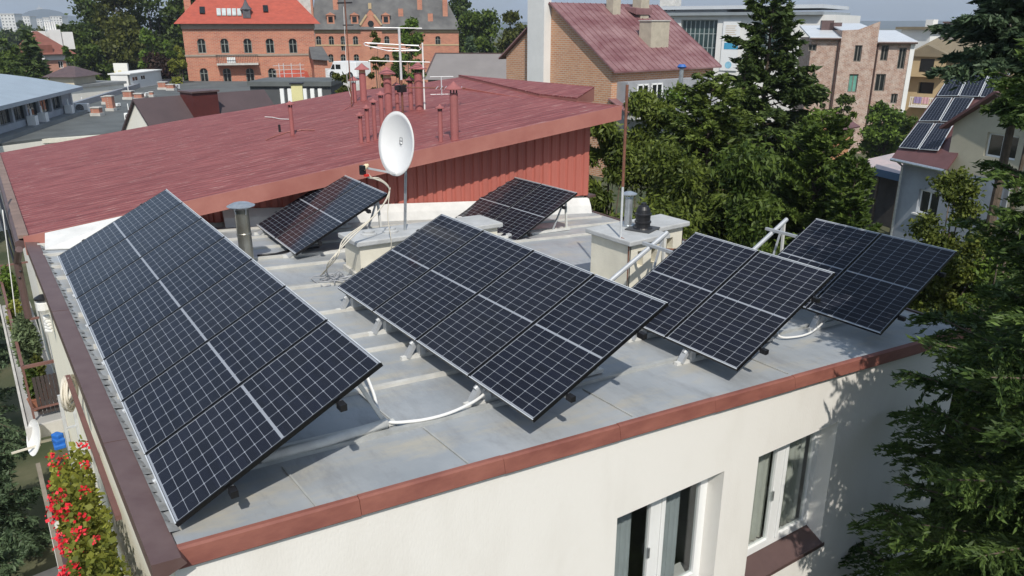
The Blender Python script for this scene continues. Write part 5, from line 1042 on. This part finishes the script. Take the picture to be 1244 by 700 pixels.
# windows
def housewin(h,kind):
    a,b,c,d=h; v=.27
    m=MB(); w=.075
    m.box(a,a+w,v-.06,v,c,d); m.box(b-w,b,v-.06,v,c,d); m.box(a+w,b-w,v-.06,v,c,c+w); m.box(a+w,b-w,v-.06,v,d-w,d)
    mid=(a+b)/2; m.box(mid-.055,mid+.055,v-.062,v-.002,c+w,d-w)
    fo=m.build('window',M_WHITE,H,bevel=.006)
    s=MB()
    for x0,x1 in ((a+w,mid-.055),(mid+.055,b-w)):
        f=.055; s.box(x0+.004,x0+f,v-.075,v-.01,c+w+.004,d-w-.004); s.box(x1-f,x1-.004,v-.075,v-.01,c+w+.004,d-w-.004); s.box(x0+f,x1-f,v-.075,v-.01,c+w+.004,c+w+f); s.box(x0+f,x1-f,v-.075,v-.01,d-w-f,d-w-.004)
    s.build('sash',M_WHITE,fo,bevel=.005)
    for x0,x1 in ((a+w,mid-.055),(mid+.055,b-w)): MB().box(x0+.05,x1-.05,v-.045,v-.037,c+w+.05,d-w-.05).build('pane',M_CLEAR,fo)
    hd=MB(); hd.box(mid-.125,mid-.105,v-.095,v-.075,(c+d)/2-.1,(c+d)/2+.03); hd.build('handle',M_STEEL,fo)
    si=MB(); q0,q1=a+.002,b-.002
    si.add([(q0,-.05,c-.148),(q1,-.05,c-.148),(q1,.28,c-.148),(q0,.28,c-.148),(q0,-.05,c-.125),(q1,-.05,c-.125),(q1,v-.062,c-.006),(q0,v-.062,c-.006),(q1,.28,c-.006),(q0,.28,c-.006)],[(3,2,1,0),(0,1,5,4),(4,5,6,7),(7,6,8,9),(2,3,9,8),(1,2,8,6,5),(0,4,7,9,3)])
    si.box(a-.02,b+.02,-.058,-.045,c-.165,c-.118)
    si.build('sill',M_DKBROWN,fo)
    # room behind
    r=MB(); r.quad((a-.5,2.5,c-.9),(b+.5,2.5,c-.9),(b+.5,2.5,d+.3),(a-.5,2.5,d+.3)); r.quad((a-.5,.30,c-.9),(a-.5,2.5,c-.9),(a-.5,2.5,d+.3),(a-.5,.30,d+.3)); r.quad((b+.5,2.5,c-.9),(b+.5,.30,c-.9),(b+.5,.30,d+.3),(b+.5,2.5,d+.3)); r.quad((a-.5,.3,c-.9),(b+.5,.3,c-.9),(b+.5,2.5,c-.9),(a-.5,2.5,c-.9)); r.quad((a-.5,.3,d+.3),(b+.5,.3,d+.3),(b+.5,2.5,d+.3),(a-.5,2.5,d+.3))
    r.quad((a-.5,.30,c-.9),(b+.5,.30,c-.9),(b+.5,.30,c),(a-.5,.30,c))
    r.build('room',mat('room_wall',(.30,.29,.27),.9,.1,1),fo)
    cu=MB(); cols=[]
    spans=[(a+.02,a+.50),(mid-.02,mid+.46)] if kind==0 else [(a-.02,mid-.06),(mid+.02,mid+.62)]
    for x0,x1 in spans:
        N_=26; vs=[]
        for i in range(N_+1): x=x0+(x1-x0)*i/N_; y=v+.075+.022*math.sin(i*1.35)+.010*math.sin(i*3.1); vs+=[(x,y,c+.05),(x,y,d+.1)]
        cu.add(vs,[(2*i,2*i+2,2*i+3,2*i+1) for i in range(N_)])
    cu.build('curtain',mat('curtain_grey_green' if kind==0 else 'curtain_olive_grey',(.40,.43,.44) if kind==0 else (.58,.58,.52),.9,.1,3),fo,smooth=True)
    ins=MB().box(a+.0,b-.0,v+.001,v+.24,c-.02,c+.02); ins.build('inner_sill',M_OFFW,fo)
for i,h in enumerate(hw): housewin(h,i)
for h in lowr: window(H,*h,v=.26,w=.07)
# things on the inner sills
a,b,c,d=hw[1]; p=WM[H.name]@Vector(((a+b)/2+.22,.38,c+.02))
m=MB(); 
for i,(dx,dy,dz,s_) in enumerate(((0,0,0,.2),(.05,.02,.045,.17))): m.obox((dx,dy,dz),(s_*1.4,s_*.6,.035),.3+i*.4)
o=m.build('folded_cloth',mat('yellow_cloth',(.75,.45,.03),.8,.15,8),bevel=.01); o.location=p; setp(o,'folded yellow cloth lying on the sill inside the right window','cloth')
m=MB(); m.obox((0,0,0),(.16,.1,.05),.2); o=m.build('snack_packet',mat('orange_packet',(.70,.22,.05),.5,.3,18),bevel=.012); o.location=WM[H.name]@Vector(((a+b)/2+.13,.34,c+.02)); setp(o,'small orange packet on the sill inside the right window','packet')
a,b,c,d=hw[0]; m=MB(); m.box(0,.30,0,.16,0,.03); m.box(.02,.28,.02,.14,.03,.045); o=m.build('notebook',mat('pale_notebook',(.62,.62,.48),.8,.15,9)); o.location=WM[H.name]@Vector((a+.95,.33,c+.02)); o.rotation_euler.z=.35; setp(o,'pale flat box on the sill inside the left window','box')

# chimneys of our roof
M_CHIM=mat('chimney_cream',(.66,.63,.53),.9,.10,2.5,bump=.2,bscale=60); M_CAPC=mat('concrete_cap',(.42,.43,.43),.75,.15,4,bump=.25,bscale=40)
def chimney(x0,x1,y0,y1,zt,holes=(),ov=.07,slope=RSX,th=.075,lab=None):
    m=MB(); zz=lambda x:zt+slope*(x-x0)
    if holes:
        m2=MB(); wall(m2,0,x1-x0,rz(x0,y0)-.7,zz(x1)-.0,[(h[0],h[1],zt-h[3],zt-h[2]) for h in holes],.12)
        m.add([(x+x0,y+y0,z) for x,y,z in m2.v],m2.f); m.box(x0,x1,y0+.14,y1,rz(x1,y0)-.3,zz(x1)-.001); m.box(x0,x0+.02,y0,y0+.14,rz(x1,y0)-.3,zz(x1)-.002); m.box(x1-.02,x1,y0,y0+.14,rz(x1,y0)-.3,zz(x1)-.002)
    else: m.hexa([(x0,y0,rz(x0,y0)-.1),(x1,y0,rz(x1,y0)-.1),(x1,y1,rz(x1,y1)-.1),(x0,y1,rz(x0,y1)-.1),(x0,y0,zz(x0)),(x1,y0,zz(x1)),(x1,y1,zz(x1)),(x0,y1,zz(x0))])
    co=m.build('chimney',M_CHIM,H,world=True)
    if lab: co['label']=lab
    a,b,c,d=x0-ov,x1+ov,y0-ov,y1+ov
    MB().hexa([(a,c,zz(a)),(b,c,zz(b)),(b,d,zz(b)),(a,d,zz(a)),(a,c,zz(a)+th),(b,c,zz(b)+th),(b,d,zz(b)+th),(a,d,zz(a)+th)]).build('chimney_cap',M_CAPC,co,world=True,bevel=.015)
    for q in ((x0-.05,x1+.05,y0-.05,y0-.003),(x0-.05,x0-.003,y0,y1)): fl=MB(); fl.hexa([rp_(q[0],q[2],0),rp_(q[1],q[2],0),rp_(q[1],q[3],0),rp_(q[0],q[3],0),rp_(q[0],q[2],.05),rp_(q[1],q[2],.05),rp_(q[1],q[3],.09),rp_(q[0],q[3],.09)]); fl.build('chimney_flashing',M_SEAM,co,world=True)
    return co
cA=chimney(4.33,6.72,9.88,10.42,8.50,slope=-.03)
cv=MB(); 
for px,py in ((448,283.5),(474,280)): p=atz(px,py,8.58); cv.lathe((p.x,p.y,8.55),[(.12,0),(.12,.03),(.085,.045),(.085,.07),(.02,.085)],14)
cv.build('vent_dome',M_CAPC,cA,world=True,smooth=False)
cB=chimney(7.52,8.20,7.66,8.50,8.50,holes=[(.16,.28,.12,.36),(.44,.56,.12,.36)],slope=0)
cC=chimney(8.42,9.00,8.00,8.50,8.50,holes=[(.22,.36,.15,.36)],slope=0)
m=MB(); 
for z in (8.05,8.2): m.tube([(8.3,8.18,z),(8.75,7.86,z-.02),(8.95,7.9,z)],.02,6)
m.build('rusty_bracket',M_RUST,cC,world=True)
# flue, black cowl, rod on chimney B
p=atz(762.5,275,8.575); T=at(762.5,240,(p-C0).dot(_h)).z; t=thing('chimney_flue','shiny steel flue with a flat rain cap on the right chimney block','flue',(p.x,p.y,8.575)); h=T-8.575
m=MB(); m.lathe((0,0,0),[(.085,0),(.085,.02),(.062,.03),(.058,h*.98)],18); m.build('pipe',M_STEEL,t,smooth=False)
m=MB(); m.lathe((0,0,h+.05),[(.12,0),(.12,.012),(.05,.04),(.005,.05)],18); m.build('rain_cap',M_STEEL,t); m=MB()
for k in range(4): a=k*1.57+.4; m.bar((.055*math.cos(a),.055*math.sin(a),h*.95),(.07*math.cos(a),.07*math.sin(a),h+.055),.012)
m.build('cap_strut',M_STEEL,t)
p=atz(780.5,278.5,8.575); t=thing('black_cowl','black plastic vent cowl with round ribbed hood on a square base plate','vent cowl',(p.x,p.y,8.575)); 
MB().obox((0,0,0),(.40,.40,.02),.35).build('base_plate',mat('dark_grey_plate',(.05,.052,.055),.6,.2),t,bevel=.004)
MB().lathe((0,0,.02),[(.15,0),(.14,.02),(.115,.03),(.11,.08),(.125,.085),(.125,.11),(.11,.12),(.112,.2),(.128,.205),(.128,.225),(.11,.24),(.10,.29),(.075,.335),(.045,.355),(.04,.385),(.0,.39)],24).build('hood',M_BLACK,t,smooth=False)
p=atz(754,289,8.575); dd=(p-C0).dot(_h); T=at(762,103,dd+.35).z-8.575
t=thing('rusty_lightning_mast','tall thin mast on the right chimney block, grey foot and rusty upper length','mast',(p.x,p.y,8.575)); top=at(762,103,dd+.15)-Vector((p.x,p.y,8.575)); mid=top*.36
MB().tube([(0,0,-.02),mid],.017,8).build('lower_tube',M_ALU,t); MB().tube([mid*.96,top],.021,8).build('upper_tube',M_RUST,t)
m=MB(); m.tube([(0,0,.0),(.02,-.12,-.02),(.02,-.16,-.1),(.03,-.16,-.75)],.014,6); m.build('down_conductor',M_RUST,t)
# stainless flue left
B=roofpt(301,322); dd=(B-C0).dot(_h); T=at(298,250,dd).z; t=thing('stainless_flue','stainless steel flue with a flat round lid between the left arrays','flue',tuple(B)); h=T-B.z; 
MB().lathe((0,0,-.05),[(.115,0),(.115,.04),(.10,.06),(.10,h*.55),(.106,h*.56),(.106,h*.6),(.10,h*.61),(.10,h)],22).build('pipe',mat('stained_steel',(.42,.42,.38),.3,.25,4,metal=.8,col2=(.25,.23,.18)),t)
m=MB().lathe((0,0,h-.01),[(.19,0),(.20,.012),(.12,.05),(.01,.075)],24).build('lid',M_STEEL,t); m=MB()
for k in range(4): a=k*1.57+.3; m.bar((.1*math.cos(a),.1*math.sin(a),h-.12),(.12*math.cos(a),.12*math.sin(a),h+.0),.014)
m.build('lid_strut',M_STEEL,t)

# satellite dish
yD=9.99; base=atz(492,279.5,8.55); c=aty(481,175,yD); t=thing('satellite_dish','large white satellite dish on a thin steel mast above the long chimney','satellite dish',(base.x,base.y,8.55)); inv=WM[t.name].inverted(); cl=inv@c
nrm=Vector((-.975,-.17,.12)).normalized(); q=nrm.to_track_quat('Z','Y')
# in-plane axes: make the long axis vertical
up=(Vector((0,0,1))-nrm*nrm.z).normalized(); sd=up.cross(nrm).normalized()
ra=76/2*((c-C0).dot(_h))/FPX*1.0; rb=ra*.90; m=MB(); vs=[]; fs=[]; NR_,NA=9,44
for k in range(NR_+1):
    r=k/NR_
    for j in range(NA): a=2*math.pi*j/NA; vs.append(cl+up*(ra*r*math.sin(a))+sd*(rb*r*math.cos(a))-nrm*(.10*(1-r*r)))
for k in range(NR_):
    for j in range(NA): fs.append((k*NA+j,k*NA+(j+1)%NA,(k+1)*NA+(j+1)%NA,(k+1)*NA+j))
m.add(vs,fs); do=m.build('reflector',mat('dish_white',(.80,.80,.79),.4,.03),t,smooth=True); so_=do.modifiers.new('thick','SOLIDIFY'); so_.thickness=.008
rim=MB(); rim.tube([cl+up*(ra*math.sin(2*math.pi*j/NA))+sd*(rb*math.cos(2*math.pi*j/NA)) for j in range(NA+1)],.008,6,caps=False); rim.build('rim',M_OFFW,t)
lg=MB(); lc=cl+up*(ra*.10)-nrm*.088+sd*(.0); 
for s_,w_ in (((-.03,.03),.006),): 
    for x in s_: lg.bar(lc+sd*x-up*.045,lc+sd*x+up*.045,.005,.003)
    for y in (-.045,.0,.045): lg.bar(lc-sd*.03+up*y,lc+sd*.03+up*y,.008,.004)
lg.build('emblem',M_BLACK,t)
lnb=inv@aty(443.5,203,yD-.28)
bot=cl-up*(ra*.97)
m=MB(); m.bar(bot-nrm*.10,lnb+Vector((.03,.02,-.02)),.028); m.build('feed_arm',M_ALU,t)
m=MB(); m.tube([(0,0,0),(cl.x+.16,cl.y+.05,cl.z-.45),(cl.x+.16,cl.y+.05,cl.z+.05)],.022,10); m.bar((cl.x+.16,cl.y+.05,cl.z-.02),cl-nrm*.125,.07,.10); m.build('mast',M_STEEL,t)
ld=(cl-lnb).normalized(); m=MB(); m.lathe(lnb-ld*.05,[(.035,0),(.035,.08),(.022,.085),(.022,.11)],12,axis=ld); m.build('feed_horn',mat('feed_cream',(.75,.62,.40),.5,.05),t)
m=MB(); m.obox(tuple(lnb+Vector((-.04,0,-.10))),(.075,.06,.10),.3); m.obox(tuple(lnb+Vector((-.05,-.02,-.03))),(.05,.08,.06),.3); mo=m.build('feed_body',M_BLACK,t,bevel=.006)
m=MB(); m.obox(tuple(lnb+Vector((-.0,-.03,-.125))),(.06,.05,.03),.3); m.build('red_band',mat('red_band',(.65,.03,.02),.5,.05),t)
def hang(a,b,sag,n=10): 
    a=Vector(a);b=Vector(b); return [a.lerp(b,i/n)-Vector((0,0,sag*4*(i/n)*(1-i/n))) for i in range(n+1)]
M_CABLE=mat('cream_cable',(.60,.56,.47),.7,.1)
def cable(label,pts,r=.008,mt=None,loc=None,name='cable',group=None):
    P0=Vector(pts[0]); m=MB(); m.tube([Vector(p)-P0 for p in pts],r,6); o=m.build(name,mt or M_CABLE,smooth=True); o.location=P0; return setp(o,label,'cable',group)
L0=WM[t.name]@lnb+Vector((0,0,-.1))
ledge=Vector((4.24,9.9,8.56)); 
def spline(P,n=6):
    P=[Vector(p) for p in P]; out=[]
    for i in range(len(P)-1):
        p0=P[max(i-1,0)];p1=P[i];p2=P[i+1];p3=P[min(i+2,len(P)-1)]
        for k in range(n): s=k/n; out.append(.5*((2*p1)+(p2-p0)*s+(2*p0-5*p1+4*p2-p3)*s*s+(3*p1-p0-3*p2+p3)*s**3))
    out.append(P[-1]); return out
for i,o_ in enumerate((0,.02,.045)):
    a=L0+Vector((o_,0,0)); k_=aty(461+i*3,217+i*3,9.75); k2=aty(473,232+i*2,9.8); k3=aty(455,262,9.75); k4=aty(418+i*4,290,9.65); k5=aty(410-i*5,312+i*3,9.45); k6=roofpt(389+i*4,335-i*2)
    cable(['outermost pale cable looping from the dish feed down to the roof','middle pale cable looping from the dish feed down to the roof','innermost pale cable looping from the dish feed down to the roof'][i],spline([a,a+Vector((.05,0,-.06)),k_,k2,k3,k4,k5,k6]),.009,group='cables below the satellite dish')
cable('thin white cable running straight down in front of the chimney to the cap vent',spline([aty(474,228,9.8),aty(471,262,9.75),aty(475,290,9.7),aty(475,303,9.7)]),.006)
# loose cable heap at the foot of the chimney
hp=MB(); random.seed(4); c_=roofpt(400,343); 
for k in range(5):
    q=[Vector((random.uniform(-.28,.3),random.uniform(-.25,.3),.02+.015*k)) for _ in range(6)]; hp.tube(spline(q,6),.007,5)
o=hp.build('cable_heap',mat('grey_cable',(.35,.36,.38),.6,.2),smooth=True); o.location=c_; setp(o,'tangle of thin grey cables lying by the foot of the long chimney','cable')
cable('grey conduit along the roof from the upper left array to the flue',[roofpt(x,y)+Vector((0,0,.03)) for x,y in ((313,313),(335,311),(350,307),(372,304),(388,302))],.018,M_BLACK,name='conduit')

# ---------------------------------------------------------------- solar arrays
M_CELL=cellmat('solar_cells',(.0038,.0050,.0115),(.27,.29,.325))
M_FRAME=mat('black_anodised',(.018,.018,.02),.35,.1,9,metal=.5)
def panel_proto(par):
    f=MB(); w=.012; h=.035
    f.box(0,PL,-w,0,-h,.0015); f.box(0,PL,-PW,-PW+w,-h,.0015); f.box(0,w,-PW+w,-w,-h,.0015); f.box(PL-w,PL,-PW+w,-w,-h,.0015)
    o=f.build('solar_panel',M_FRAME,par)
    MB().box(w,PL-w,-PW+w,-w,-.008,-.0015).build('cell_face',M_CELL,o)
    MB().box(.0,.009,-PW,0,.0016,.003).build('bright_edge',M_ALU,o); MB().box(PL-.009,PL,-PW,0,.0016,.003).build('bright_edge',M_ALU,o)
    b=MB(); b.box(PL*.5-.08,PL*.5+.08,-PW*.5-.05,-PW*.5+.05,-.035,-.009); b.build('junction_box',M_BLACK,o)
    return o
ARR=[('A1',.759,12.259,-3.118,-.7,26.8,7,'long left array of seven panels running along the brown roof edge',('l',)),
     ('A2',3.554,8.911,-3.198,0,25.3,4,'central array of four panels with its low corner nearest the front edge',()),
     ('A3',6.244,6.747,-3.441,-.5,26.9,2,'array of two panels right of the centre, overlapping the four panel array',()),
     ('A4',8.783,6.594,-3.585,-.3,27.0,2,'rightmost array of two panels near the right roof corner',()),
     ('A5',3.889,13.233,-3.316,-2.1,25.8,2,'upper left array of two panels beside the stainless flue',()),
     ('A6',7.661,13.056,-3.752,3.0,24.8,2,'array of two panels behind the long chimney by the red wall',())]
proto=None
M_TUBE=mat('galvanised_tube',(.46,.48,.50),.45,.12,6,metal=.35)
M_TUBEW=mat('white_painted_tube',(.62,.62,.59),.6,.12,6)
for key,x,y,z,az,tl,n,lab,_ in ARR:
    z=z+CZ; az=R(az); tl=R(tl); rx=math.atan(.0096)
    T=thing('solar_array',lab,'solar array',(x,y,z),az,'tilted solar arrays on the flat roof',rx)
    for k in range(n):
        if proto is None: proto=panel_proto(T); p=proto
        else: p=copy_tree(proto,T)
        p.location=(0,-k*(PW+PG),0); p.rotation_euler=(0,-tl,0)
    Ln=n*(PW+PG)-PG; ct,st=math.cos(tl),math.sin(tl)
    def S(xl,yl,off=0): return Vector((xl*ct+off*st,yl,xl*st-off*ct))      # along the slope, off metres below the glass
    ext=.62 if key in ('A3','A4') else .05
    for xl in (PL*.23,PL*.76):
        r_=MB(); r_.bar(S(xl,ext,.06),S(xl,-Ln-.03,.06),.04,.04); ro_=r_.build('rail',M_ALU if ext<.1 else M_TUBE,T)
        c_=MB(); e_=S(xl,-Ln-.045,.065); c_.bar(e_+Vector((0,.05,0)),e_+Vector((0,-.03,0)),.052,.052); c_.build('end_cap',M_BLACK,ro_)
        for k in range(n+1):
            cl_=MB()
            yy=-k*(PW+PG)+PG/2 if 0<k<n else (0.008 if k==0 else -Ln-.008); q=S(xl,yy,-.003); cl_.bar(q+Vector((-.02*ct,0,-.02*st)),q+Vector((.02*ct,0,.02*st)),.018,.008)
            cl_.build('clamp',M_FRAME,ro_)
    # triangular supports standing on the roof
    Wt=WM[T.name]; Wi=Wt.inverted()
    ys=[-.25-i*(Ln-.5)/max(1,(2 if n==2 else n+0)-1) for i in range(2 if n==2 else n)]
    if key=='A1': ys=[-.4,-1.7,-2.9,-4.1,-5.3,-6.62]
    if key=='A2': ys=[-.22,-1.15,-1.98,-3.28]
    if key=='A3': ys=[.5,-.55,-1.35]
    if key=='A4': ys=[.5,-.5,-1.2]
    for i,yy in enumerate(ys):
        s_=MB()
        low=S(.06,yy,.085); hi=S(PL*.93 if yy<0 else PL*.93,yy,.10)
        s_.tube([low-Vector((.1*ct,0,.1*st)) if yy<0 else S(PL*.3,yy,.1),hi+Vector((.06*ct,0,.06*st))],.028 if yy<0 else .034,10)
        def foot(pl):
            w_=Wt@Vector(pl); return Wi@Vector((w_.x,w_.y,rz(w_.x,w_.y)+.03))
        f0=foot((.10,yy,0)); f1=foot((hi.x+(.05 if key!='A1' else .42),yy,0))
        so2=s_.build('support_beam',M_TUBE,T,smooth=False)
        b_=MB(); b_.bar(f0-Vector((.22 if key!='A1' else -.12,0,0)),f1+Vector((.08,0,0)),.05,.045); b_.build('base_bar',M_TUBEW,T)
        l_=MB(); l_.bar(f1,hi,.035,.035); 
        if yy>0 or key in('A5','A6'): MB().bar(f1.lerp(f0,.25),hi-Vector((.02,0,.02)),.025,.025).build('brace',M_TUBE,T)
        if yy<0:
            w_=MB(); w_.obox((f0.x+.03,yy,f0.z),(.07,.08,max(.04,low.z-f0.z)),0); w_.build('front_foot',M_ALU,T)
            if key!='A1':
                w_=MB(); w_.bar(f0+Vector((-.15,0,.0)),low+Vector((-.0,0,.03)),.075,.045); w_.build('foot_clamp',M_TUBE,T)
        l_.build('support_leg',M_TUBEW,T)
cable('white bent conduit from the left array base to the low corner of the central array',spline([roofpt(441,478)+Vector((0,0,.35)),roofpt(455,500)+Vector((0,0,.2)),roofpt(466,518)+Vector((0,0,.07)),roofpt(500,518)+Vector((0,0,.05)),roofpt(540,511)+Vector((0,0,.06)),roofpt(575,500)+Vector((0,0,.10)),roofpt(596,488)+Vector((0,0,.14))]),.016,M_OFFW,name='conduit')
cable('white bent conduit between the two right arrays',spline([roofpt(943,405)+Vector((0,0,.12)),roofpt(946,413)+Vector((0,0,.05)),roofpt(965,413)+Vector((0,0,.04)),roofpt(985,408)+Vector((0,0,.05)),roofpt(1003,398)+Vector((0,0,.12))]),.014,M_OFFW,name='conduit')
cable('thick pale pipe lying under the near end of the long left array',[roofpt(318,566)+Vector((0,0,.07)),roofpt(395,545)+Vector((0,0,.06)),roofpt(470,523)+Vector((0,0,.07))],.045,M_TUBEW,name='roof_pipe')
# balcony of our own house with geraniums
bb=MB(); bb.box(-.06,.56,5.6,10.9,4.9,5.06); bo=bb.build('balcony',M_CONC,H,world=True)
rl=MB(); rl.bar((-.02,5.7,6.0),(-.02,10.8,6.0),.05)
for y in (5.7,7.4,9.1,10.8): rl.bar((-.02,y,5.05),(-.02,y,6.0),.035)
rl.build('balcony_railing',mat('grey_wood_rail',(.22,.19,.15),.9,.2,4),bo,world=True)
gb=MB(); gb.bar((.43,6.0,7.80),(.43,9.0,7.86),.045); gb.bar((.43,9.0,7.86),(.46,9.9,7.1),.04); gb.build('brown_beam',M_RAIL,H,world=True)
rg=np.random.default_rng(9); n=5200
def mass(n,x,y,z,sd): r=np.random.default_rng(sd); return np.stack([r.uniform(*x,n),r.uniform(*y,n),r.uniform(*z,n)],1)
t=thing('geranium_box','long planter of red geraniums and yellow green leaves on the near balcony','planter',(.2,7.15,5.9))
MB().box(-.2,.22,-1.8,1.8,0,.2).build('box',M_DKBROWN,t)
C=mass(7000,(-.14,.24),(-1.8,1.85),(.15,1.15),3); C[:,2]+=.35*np.maximum(0,C[:,0]); C[:,0]+=.03*np.sin(C[:,1]*5)
leafmesh('foliage',C,.055,3,LM['yellow'],t,elong=1.2)
C=mass(60,(-.24,-.05),(-1.8,1.85),(.45,1.15),4); C2=mass(14,(-.1,.25),(-1.8,1.85),(1.15,1.32),5); CC=np.concatenate([C,C2]); CC=np.repeat(CC,16,axis=0)+np.random.default_rng(5).normal(size=(len(CC)*16,3))*.026
leafmesh('red_blossom',CC,.035,6,mat('geranium_red',(.62,.015,.03),.6,.15,9),t,elong=1.)
# plants on the neighbour's balcony
def plant(label,x,y,z,h,r,leaf,n,name='potted_plant',size=.045,tall=False):
    t=thing(name,label,'plant',(x,y,z)); MB().lathe((0,0,0),[(.10,0),(.13,.2),(.14,.22)],12).build('pot',mat('terracotta',(.30,.12,.07),.8,.15),t)
    rg=np.random.default_rng(int(y*10)); q=rg.normal(size=(n,3)); q/=np.linalg.norm(q,axis=1,keepdims=True); q*=rg.random((n,1))**.4; C=np.stack([q[:,0]*r,q[:,1]*r*1.1,.2+h/2+q[:,2]*h/2],1)
    leafmesh('foliage',C,size,int(y),LM[leaf],t,elong=3 if tall else 1.5,up=-.5)
plant('tall grey green conifer in the middle of the plant balcony',.22,15.9,5.0,1.3,.21,'sage',3200,tall=True)
plant('yellow leaved shrub behind the tall conifer on the plant balcony',.20,17.9,5.0,1.0,.21,'yellow',1800)
plant('dark green thuja at the far end of the plant balcony',.20,20.0,5.0,1.2,.17,'bright',1800)
plant('leafy pot plant at the near outer corner of the plant balcony',.16,14.9,5.0,.6,.14,'mid',700)
plant('sparse dry plant between the slats and the tall conifer',.30,15.3,5.0,.7,.12,'olive',500)
# small white dish, lantern, ladder with rope, blue bag
p=atz(47,531,4.9); t=thing('small_dish','small white satellite dish mounted below the plant balcony','satellite dish',tuple(p)); 
m=MB(); nd=Vector((-.93,-.2,.3)); m.lathe((0,0,0),[(.02,0),(.16,.02),(.27,.055),(.31,.08),(.31,.085),(.27,.062),(.16,.03),(.02,.01)],24,axis=nd); m.build('reflector',M_OFFW,t,smooth=False); m=MB(); m.bar((0,.0,-.15),(-.42,-.1,-.12),.03); m.bar((0,0,-.1),(.3,.3,-.25),.04); m.build('arm',M_CABLE,t)
p=aty(53,372,15); t=thing('wall_lamp','small white wall lamp with dark top on the cream side wall','lamp',tuple(atx(53,372,.46))); MB().lathe((0,0,-.1),[(.05,0),(.09,.06),(.09,.16),(.03,.2)],12).build('shade',M_OFFW,t); MB().lathe((0,0,.10),[(.1,0),(.1,.03),(.03,.07)],12).build('top',M_BLACK,t)
o=MB(); 
for k in range(5): o.obox((0,0,-.05*k),(.09-.01*k,.12,.06),.2*k)
o=o.build('white_bag',M_OFFW,None,bevel=.02); o.location=atx(57,388,.47); setp(o,'small white bag hanging on the side wall below the wall lamp','bag')
t=thing('ladder','pale ladder end standing against the side wall by the rope coil','ladder',(.36,9.4,5.1)); m=MB()
for x in (-.05,.07): m.bar((x,0,0),(x+.02,.12,2.35),.035)
m.build('ladder_rail',M_ALU,t)
for i in range(8): MB().bar((-.05+.003*i,.015*i,.25+i*.28),(.07+.003*i,.015*i,.25+i*.28),.022).build('rung',M_ALU,t)
rg_=MB(); random.seed(2)
for k in range(7):
    q=[]; ox,oy=random.uniform(-.02,.02),random.uniform(-.05,.05); r1=random.uniform(.16,.26); r2=random.uniform(.26,.38)
    for j in range(21): a=2*math.pi*j/20; q.append((ox+r1*.35*math.cos(a)+.012*k-.03,oy+r1*math.cos(a)*1.0,-r2*.5+r2*.5*math.sin(a)+random.uniform(-.01,.01)))
    rg_.tube(q,.014,6)
o=rg_.build('rope_coil',M_CABLE,smooth=True); o.location=(.40,8.95,7.86); setp(o,'coil of pale rope hanging at the roof edge above the geraniums','rope')
o=MB(); 
for k in range(3): o.obox((0,.03*k,.05*k),(.13-.02*k,.16-.02*k,.06),.3*k)
o=o.build('blue_bag',mat('blue_plastic',(.02,.13,.45),.5,.2,6),None,bevel=.015); o.location=atz(73,543,6.6); setp(o,'crumpled blue bag behind the red geraniums','bag')
# power lines at the left
for i,(l,a,b) in enumerate((('upper dark overhead cable passing the red roof corner',(0,238,17),(25,330,13.9)),('lower dark overhead cable passing the red roof corner',(0,262,17),(24,338,13.9)))):
    A=aty(a[0]-6,a[1]-20,a[2]); B=aty(*b); cable(l,hang(A,B,.1),.02,M_BLACK,group='overhead cables at the red roof corner')
cable('thin white cable hanging down past the gutter at the left edge',hang(aty(3,255,14),aty(19,384,14),.02),.008,M_OFFW)
# near spruce at the right front corner
conifer('big near spruce in the lower right corner, its boughs over the house corner',0,0,8,0,'near',850000,.025,None,zb=.5,pos=(8.6,1.7,10),H=13.6,Rr=2.95,seed=77,n_br=340,droop=.18,elong=3.4,power=.40)
conifer('second near spruce standing right of the house corner at the picture edge',0,0,8,0,'near',260000,.028,None,zb=.5,pos=(12.8,4.4,10),H=7.9,Rr=2.4,seed=91,n_br=220,droop=.18,elong=3.2,power=.5)
# lawn behind the near spruce
setp(MB().slab([(11.6,-2,.02),(22,-2,.02),(24,9,.02),(12.2,9,.02)],.1).build('lawn',mat('lawn',(.075,.12,.02),.95,.25,2,col2=(.13,.17,.035),detail=8)),kind='structure')

# ---------------------------------------------------------------- air
hz=MB().box(-4020,4020,-4020,4020,-1,140); hm_=bpy.data.materials.new('haze'); hm_.use_nodes=True; n_=hm_.node_tree; n_.nodes.remove(n_.nodes['Principled BSDF'])
pvn=n_.nodes.new('ShaderNodeVolumePrincipled'); pvn.inputs['Color'].default_value=(.80,.88,1,1); pvn.inputs['Density'].default_value=.00028; pvn.inputs['Anisotropy'].default_value=.1
n_.links.new(pvn.outputs[0],n_.nodes['Material Output'].inputs['Volume']); setp(hz.build('haze',hm_),kind='stuff')
